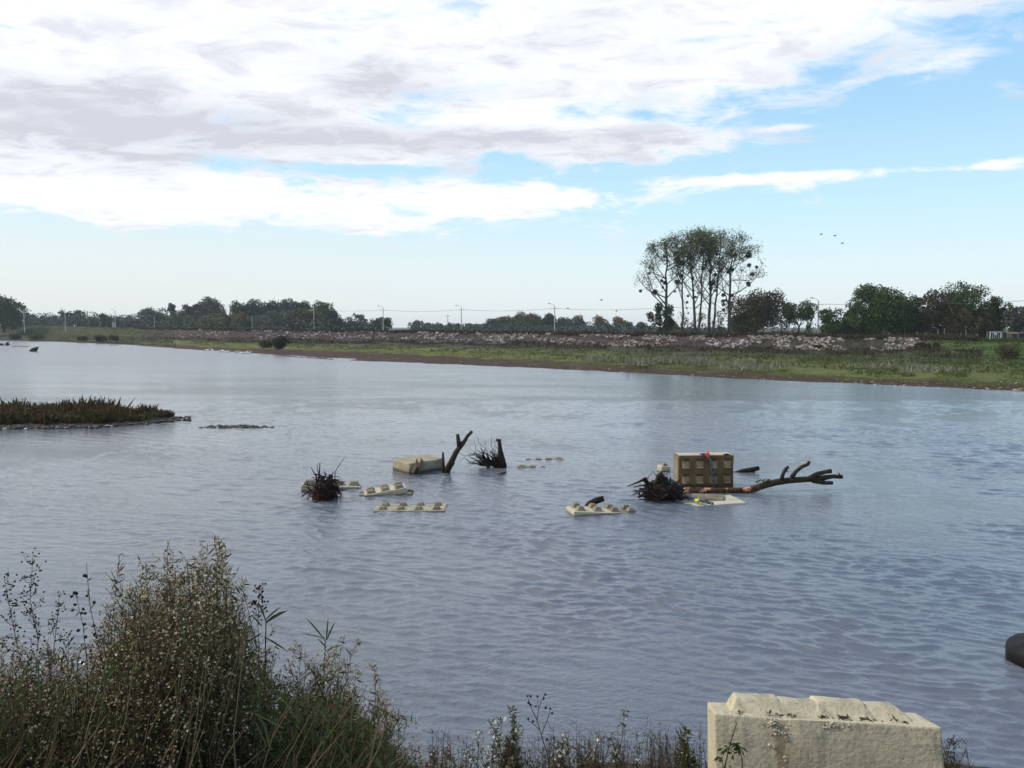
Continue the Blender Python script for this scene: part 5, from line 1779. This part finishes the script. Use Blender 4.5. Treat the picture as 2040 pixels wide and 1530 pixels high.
# under-leaf fill low down and dry grass
fill = []
for k in range(60000):
    px = r.uniform(-200, 860); D = r.uniform(4.0, 5.8)
    y0 = float(np.interp(px, ENV_X, ENV_Y)) + 90
    py = y0 + r.random() ** .7 * max(60, 1640 - y0)
    p = PD(px, py, D)
    if p.z > near_z(p.x, p.y): fill.append(tuple(p))
fill = np.array(fill); mbL.leaves(fill[::2], .055, 0, aspect=.25, r=r); mbL.leaves(fill[1::2], .042, 1, aspect=.22, r=r)
st = MB()
for k in range(300):
    px = r.uniform(-100, 860); D = r.uniform(3.7, 5.0)
    y0 = float(np.interp(px, ENV_X, ENV_Y)) + 60
    a = PD(px - 40 * r.random() - 20, 1600, D); b = PD(px + r.normal() * 30 + 25, y0 + r.random() * (1560 - y0), D - .1)
    st.tube([a, a.lerp(b, .5) + Vector(r.normal(size=3)) * .04, b], [.0045, .0035, .0012], 3, cap=False)
gb = MB()
for k in range(190):
    px = r.uniform(-100, 820); D = r.uniform(3.8, 5.0)
    y0 = float(np.interp(px, ENV_X, ENV_Y)) + 110
    a = PD(px, y0 + r.random() * (1600 - y0), D)
    d = Vector((r.normal(), r.normal() * .5, 1.2)).normalized(); L = r.uniform(.15, .45); w_ = Vector((1, .2, 0)) * r.uniform(.003, .007)
    m1 = a + d * L * .5; e_ = a + d * L * .8 + Vector((d.x * L * .3, 0, -L * .05))
    gb.add([tuple(a - w_), tuple(a + w_), tuple(m1 + w_), tuple(m1 - w_), tuple(e_)], [(0, 1, 2), (0, 2, 3), (3, 2, 4)], 0)
t = empty('aster_thicket', PD(400, 1600, 5), 'dense thicket of faded small flowered asters filling the lower left corner', 'thicket')
t['kind'] = 'stuff'
org = tuple(t.location)
mbS.build('stems', N_stem, t, origin=org)['kind'] = 'stuff'
mbL.build('leaves', [N_leaf, N_leafb], t, origin=org)['kind'] = 'stuff'
mbF.build('flowers', N_flower, t, origin=org)['kind'] = 'stuff'
st.build('dry_stalks', N_straw, t, origin=org)['kind'] = 'stuff'
gb.build('grass_blades', N_reed, t, origin=org)['kind'] = 'stuff'


def plant(px, top, D, label, n=5, w=40, group='tall plants on the near bank', name='aster_plant', **kw):
    S = newS()
    c = PD(px, top, D)
    for k in range(n):
        tip = PD(px + (r.normal() * w * .5 if k else 0), top + (abs(r.normal()) * 40 if k else 0), D + r.normal() * .08)
        b = Vector((c.x + r.normal() * .06, D + r.normal() * .05, 0)); b.z = near_z(b.x, b.y) - .03
        if tip.z < b.z + .15: tip.z = b.z + .15
        spray(S, b, tip, r, **kw)
    return finish_plant(name, S, label, group, (c.x, D, near_z(c.x, D)), r=r)


# individually recognisable plants along the thicket's outline
plant(425, 1062, 4.9, 'tallest flowering aster with a dark pointed tip above the thicket', 6, 44, nb=18, flowers=110, leaves=110, spread=.17, fr=.009, start=.45)
plant(345, 1098, 4.8, 'aster with pale flowers left of the tallest one', 6, 60, nb=16, flowers=120, leaves=100, spread=.2, fr=.009, start=.45)
plant(290, 1120, 4.8, 'aster on the left shoulder of the thicket', 5, 50, nb=16, flowers=110, leaves=100, spread=.2, fr=.009, start=.45)
plant(238, 1108, 4.7, 'slender curved goldenrod like sprig left of the shoulder', 1, 10, nb=22, flowers=60, leaves=60, spread=.09, fr=.007, start=.5)
plant(222, 1165, 4.7, 'short feathery sprig beside the slender curved one', 1, 10, nb=20, flowers=50, leaves=50, spread=.10, fr=.007, start=.5)
plant(470, 1160, 4.9, 'pale aster leaning on the right flank of the thicket', 5, 50, nb=14, flowers=90, leaves=80, spread=.18, fr=.009)
plant(65, 1112, 4.5, 'dark candelabra shaped weed second from the left edge', 1, 10, nb=34, flowers=220, leaves=60, spread=.14, fr=.0055, start=.35, buds=1)
plant(8, 1150, 4.5, 'dark weed cut by the left edge', 2, 20, nb=24, flowers=160, leaves=60, spread=.13, fr=.0055, start=.3, buds=1)
plant(118, 1185, 4.5, 'shorter dark weed right of the candelabra one', 2, 20, nb=22, flowers=130, leaves=60, spread=.10, fr=.005, start=.4, buds=1)
plant(172, 1122, 4.4, 'single thin dark spike standing clear over the water', 1, 5, nb=5, flowers=12, leaves=6, spread=.02, fr=.009, start=.6, buds=1)
plant(150, 1180, 4.4, 'thin stalk with one dark seed head left of the clear spike', 1, 5, nb=4, flowers=12, leaves=6, spread=.03, fr=.009, start=.75, buds=1)
plant(335, 1077, 4.7, 'wiry stalk with a dark tip above the middle of the thicket', 1, 5, nb=4, flowers=8, leaves=4, spread=.03, fr=.006, start=.8, buds=1)
plant(518, 1168, 5.0, 'brown headed stalk above the right flank reeds', 1, 5, nb=9, flowers=60, leaves=8, spread=.06, fr=.007, start=.86, buds=1)
plant(490, 1150, 5.0, 'bare thin stalk left of the brown headed one', 2, 25, nb=6, flowers=6, leaves=10, spread=.05, fr=.004, start=.6, buds=1)
plant(600, 1282, 5.1, 'flowering aster under the left reed', 6, 70, nb=14, flowers=110, leaves=80, spread=.2, fr=.010, fresh=.1)
plant(665, 1290, 5.2, 'pinkish flowering aster under the right reed', 6, 60, nb=14, flowers=120, leaves=80, spread=.2, fr=.010, fresh=.1)
plant(745, 1322, 5.4, 'aster branch reaching over the water right of the pinkish one', 2, 20, nb=10, flowers=70, leaves=50, spread=.12, fr=.011, start=.55)
plant(770, 1400, 5.4, 'low aster at the right slope of the thicket', 5, 60, nb=12, flowers=90, leaves=60, spread=.16, fr=.010, fresh=.1)
plant(700, 1380, 5.2, 'aster in front of the right slope of the thicket', 5, 60, nb=12, flowers=100, leaves=60, spread=.18, fr=.010, fresh=.1)
# drooping twig
S = newS()
a = PD(735, 1400, 5.3); b = PD(832, 1440, 5.4)
spray(S, a, b, r, nb=16, flowers=60, leaves=30, r0=.004, spread=.06, fr=.009, start=.3)
finish_plant('aster_plant', S, 'drooping twig with flower tips hanging out over the water', 'tall plants on the near bank', a, r=r)


# reeds
def reed(px, py, D, blades, label, leanx=0):
    tip = PD(px, py, D); b = Vector((tip.x - .1 + leanx, D, near_z(tip.x, D)))
    t = empty('reed', b, label, 'reed', 'green reeds in the thicket')
    mb = MB(); mb.tube([b, b.lerp(tip, .5) + Vector((.02, 0, 0)), tip], [.006, .005, .004], 4); mb.build('stalk', N_stemg, t, origin=tuple(b))
    for (x0, y0, x1, y1, wd) in blades:
        a = PD(x0, y0, D); c = PD(x1, y1, D - r.uniform(-.1, .2)); L = (c - a).length
        mbb = MB(); m1 = a.lerp(c, .35) + Vector((0, 0, .03 * L)); m2 = a.lerp(c, .7) + Vector((0, 0, .03 * L))
        n_ = (c - a).cross(Vector((.15, 1, .2))).normalized() * wd / 2
        up_ = Vector((0, -.004, .002))
        v = [a - n_ * .5, a + n_ * .5, m1 + n_, m1 + up_, m1 - n_, m2 + n_ * .8, m2 + up_, m2 - n_ * .8, c]
        mbb.add([tuple(q_) for q_ in v], [(0, 3, 4), (0, 1, 3), (1, 2, 3), (3, 2, 6), (2, 5, 6), (4, 3, 7), (3, 6, 7), (6, 5, 8), (7, 6, 8)])
        mbb.build('blade', N_reed, t, origin=tuple(b))


reed(530, 1238, 5.0, [(530, 1240, 575, 1216, .022), (528, 1236, 561, 1208, .012), (530, 1238, 512, 1195, .014), (522, 1248, 500, 1225, .014), (520, 1262, 480, 1290, .016), (528, 1270, 575, 1300, .016)], 'left reed with wide green blades spread to the right')
reed(648, 1275, 5.1, [(648, 1276, 608, 1230, .014), (650, 1275, 654, 1230, .012), (651, 1275, 668, 1238, .012), (645, 1272, 592, 1262, .012), (650, 1290, 632, 1272, .012), (652, 1300, 664, 1285, .012), (650, 1296, 688, 1285, .008)], 'right reed with thin green blades fanned upward')
reed(430, 1330, 4.6, [(430, 1400, 470, 1310, .014), (425, 1440, 455, 1350, .016), (440, 1500, 350, 1440, .02), (350, 1470, 385, 1440, .016), (455, 1480, 448, 1390, .02)], 'grassy reed low in the middle of the thicket')

# plants right of the thicket
def grassbits(px0, px1, D0_, D1_, top0, top1, n, label):
    mb = MB()
    for k in range(n):
        px = r.uniform(px0, px1); D = r.uniform(D0_, D1_)
        cl_ = noise.noise(Vector((px * .022, 3.3, 0)))
        if n > 500 and r.random() > .55 + cl_ * 1.1: continue
        tip = PD(px, r.uniform(top0, top1) + abs(r.normal()) * 25 - 30 * cl_, D)
        b = Vector((tip.x + r.normal() * .05, D, near_z(tip.x, D) - .02))
        if tip.z < b.z + .05: continue
        m_ = b.lerp(tip, .55) + Vector(r.normal(size=3)) * .02
        mb.tube([b, m_, tip], [.0035, .0025, .001], 3, cap=False, mi=0 if r.random() < .75 else 1)
        if r.random() < .7:
            for q_ in range(5):
                c_ = m_.lerp(tip, r.random()); e_ = c_ + Vector((r.normal() * .05, r.normal() * .05, r.uniform(.02, .08)))
                mb.tube([c_, e_], [.0018, .0008], 3, cap=False)
        if r.random() < .6:
            cc = np.array([tuple(b.lerp(tip, x)) for x in r.uniform(.2, 1, 6)]); mb.leaves(cc, .03, 2 if r.random() < .5 else 3, aspect=.3, r=r)
    tag(mb.build('bank_weeds', [N_stem, N_straw, N_leafb, N_leaf]), label, 'weeds', kind='stuff')


grassbits(850, 1430, 5.8, 7.0, 1445, 1530, 1100, 'thin brown dead stems and grass along the near water edge')
grassbits(860, 1420, 5.8, 6.8, 1425, 1480, 60, 'taller single dead stalks along the near water edge')
grassbits(1875, 1925, 5.6, 6.2, 1465, 1530, 90, 'dead dark weeds behind the right end of the nearest block')
K2 = dict(group='single plants at the near water edge')
plant(1020, 1412, 6.2, 'leafy green plant with an upright dark tip', 3, 12, nb=10, flowers=20, leaves=260, spread=.07, fr=.012, fresh=.8, start=.2, green=1.0, name='leafy_plant', **K2)
plant(1000, 1432, 6.2, 'white daisy like aster left of the leafy green plant', 7, 60, nb=8, flowers=22, leaves=70, spread=.10, fr=.014, fresh=.9, start=.4, green=.95, **K2)
plant(955, 1462, 6.2, 'low white flowered aster at the far left of the edge plants', 5, 50, nb=8, flowers=18, leaves=60, spread=.10, fr=.014, fresh=.9, start=.4, green=.95, **K2)
plant(1130, 1468, 6.2, 'low white and pink aster under the dark headed weed', 6, 90, nb=8, flowers=24, leaves=60, spread=.10, fr=.014, fresh=.8, start=.4, green=.8, **K2)
plant(1246, 1408, 6.3, 'upright aster with three white flowers at its top', 1, 8, nb=9, flowers=14, leaves=60, spread=.07, fr=.014, fresh=.95, start=.45, green=.95, **K2)
plant(1215, 1466, 6.3, 'low aster with a cluster of three white flowers', 4, 50, nb=8, flowers=14, leaves=60, spread=.10, fr=.014, fresh=.9, start=.4, green=.9, **K2)
plant(1365, 1448, 6.1, 'bushy dark green weed left of the nearest block', 6, 60, nb=10, flowers=5, leaves=220, spread=.12, fr=.010, fresh=.9, start=.2, green=.95, name='leafy_plant', **K2)
plant(1170, 1480, 6.2, 'reddish low aster in the middle of the edge plants', 5, 70, nb=8, flowers=24, leaves=80, spread=.10, fr=.010, fresh=.2, start=.3, green=.3, **K2)
plant(900, 1478, 6.0, 'low faded aster between thicket and edge plants', 5, 80, nb=8, flowers=24, leaves=60, spread=.10, fr=.010, fresh=.2, start=.3, green=.5, **K2)
plant(1900, 1468, 5.9, 'dark dead weed with seed heads right of the nearest block', 3, 22, nb=10, flowers=40, leaves=20, spread=.06, fr=.006, start=.3, buds=1, **K2)

# tansy-like dark headed weed
D_ = 6.2
S = newS(); mbK = MB()
def seg(pl, r0): S['stem'].tube([PD(x, y, D_) for x, y in pl], list(np.linspace(r0, r0 * .6, len(pl))), 4, cap=False)
seg([(1098, 1560), (1090, 1500), (1080, 1470), (1070, 1435)], .006)
seg([(1070, 1435), (1073, 1412), (1078, 1398), (1084, 1386)], .004); seg([(1070, 1435), (1060, 1414), (1052, 1392)], .004)
seg([(1073, 1412), (1071, 1388)], .003); seg([(1078, 1465), (1088, 1440), (1094, 1424), (1096, 1413)], .004)
seg([(1076, 1455), (1062, 1442), (1052, 1435)], .003); seg([(1092, 1500), (1104, 1478), (1105, 1470)], .003)
hd = [(1051, 1387), (1057, 1387), (1071, 1387), (1083, 1391), (1086, 1383), (1053, 1400), (1057, 1404), (1096, 1412), (1100, 1421), (1087, 1410), (1052, 1432), (1062, 1437), (1068, 1407), (1104, 1470), (1090, 1473)]
add_stones(mbK, [tuple(PD(x, y, D_)) for x, y in hd], [.022] * len(hd), r, 1.0)
S['extra'] = [('seed_heads', mbK, N_dark)]
finish_plant('seeding_weed', S, 'thin branching weed with round dark seed heads against the water', None, PD(1098, 1560, D_), r=r)
# sprig in front of the nearest block
D_ = 5.0
S = newS(); mbK = MB()
seg([(1438, 1560), (1452, 1490), (1468, 1440)], .005); seg([(1480, 1560), (1478, 1510), (1470, 1480)], .005); seg([(1445, 1530), (1432, 1510)], .003)
pp = []; dd = []
for (x, y, n_) in [(1466, 1482, 22), (1474, 1490, 18), (1434, 1508, 16), (1452, 1530, 18), (1460, 1500, 12), (1444, 1490, 8)]:
    for k in range(n_): pp.append(tuple(PD(x + r.normal() * 3, y + r.normal() * 3, D_))); dd.append((r.normal() * .8, r.normal() * .4, -.7 + r.normal() * .5))
mbK.leaves(np.array(pp), .045, 0, dirs=np.array(dd), aspect=.3, jitter=.2, r=r)
S['extra'] = [('drooping_leaves', mbK, N_leaf)]
finish_plant('weed_sprig', S, 'small dark leafy sprig standing in front of the nearest block', None, PD(1450, 1560, D_), r=r)

# ------------------------------------------------------------------ haze
HAZE = True
if HAZE:
    mb = MB(); mb.box((0, 1400, 21.5), (5200, 4400, 46))
    o = mb.build('haze', bpy.data.materials.new('haze'))
    m = o.data.materials[0]; m.use_nodes = True
    nt = m.node_tree; nt.nodes.clear()
    pv = nt.nodes.new('ShaderNodeVolumePrincipled'); pv.inputs['Density'].default_value = .00016
    pv.inputs['Color'].default_value = (.86, .92, 1.0, 1)
    pv.inputs['Anisotropy'].default_value = .2
    out = nt.nodes.new('ShaderNodeOutputMaterial'); nt.links.new(pv.outputs[0], out.inputs['Volume'])
    tag(o, kind='stuff')
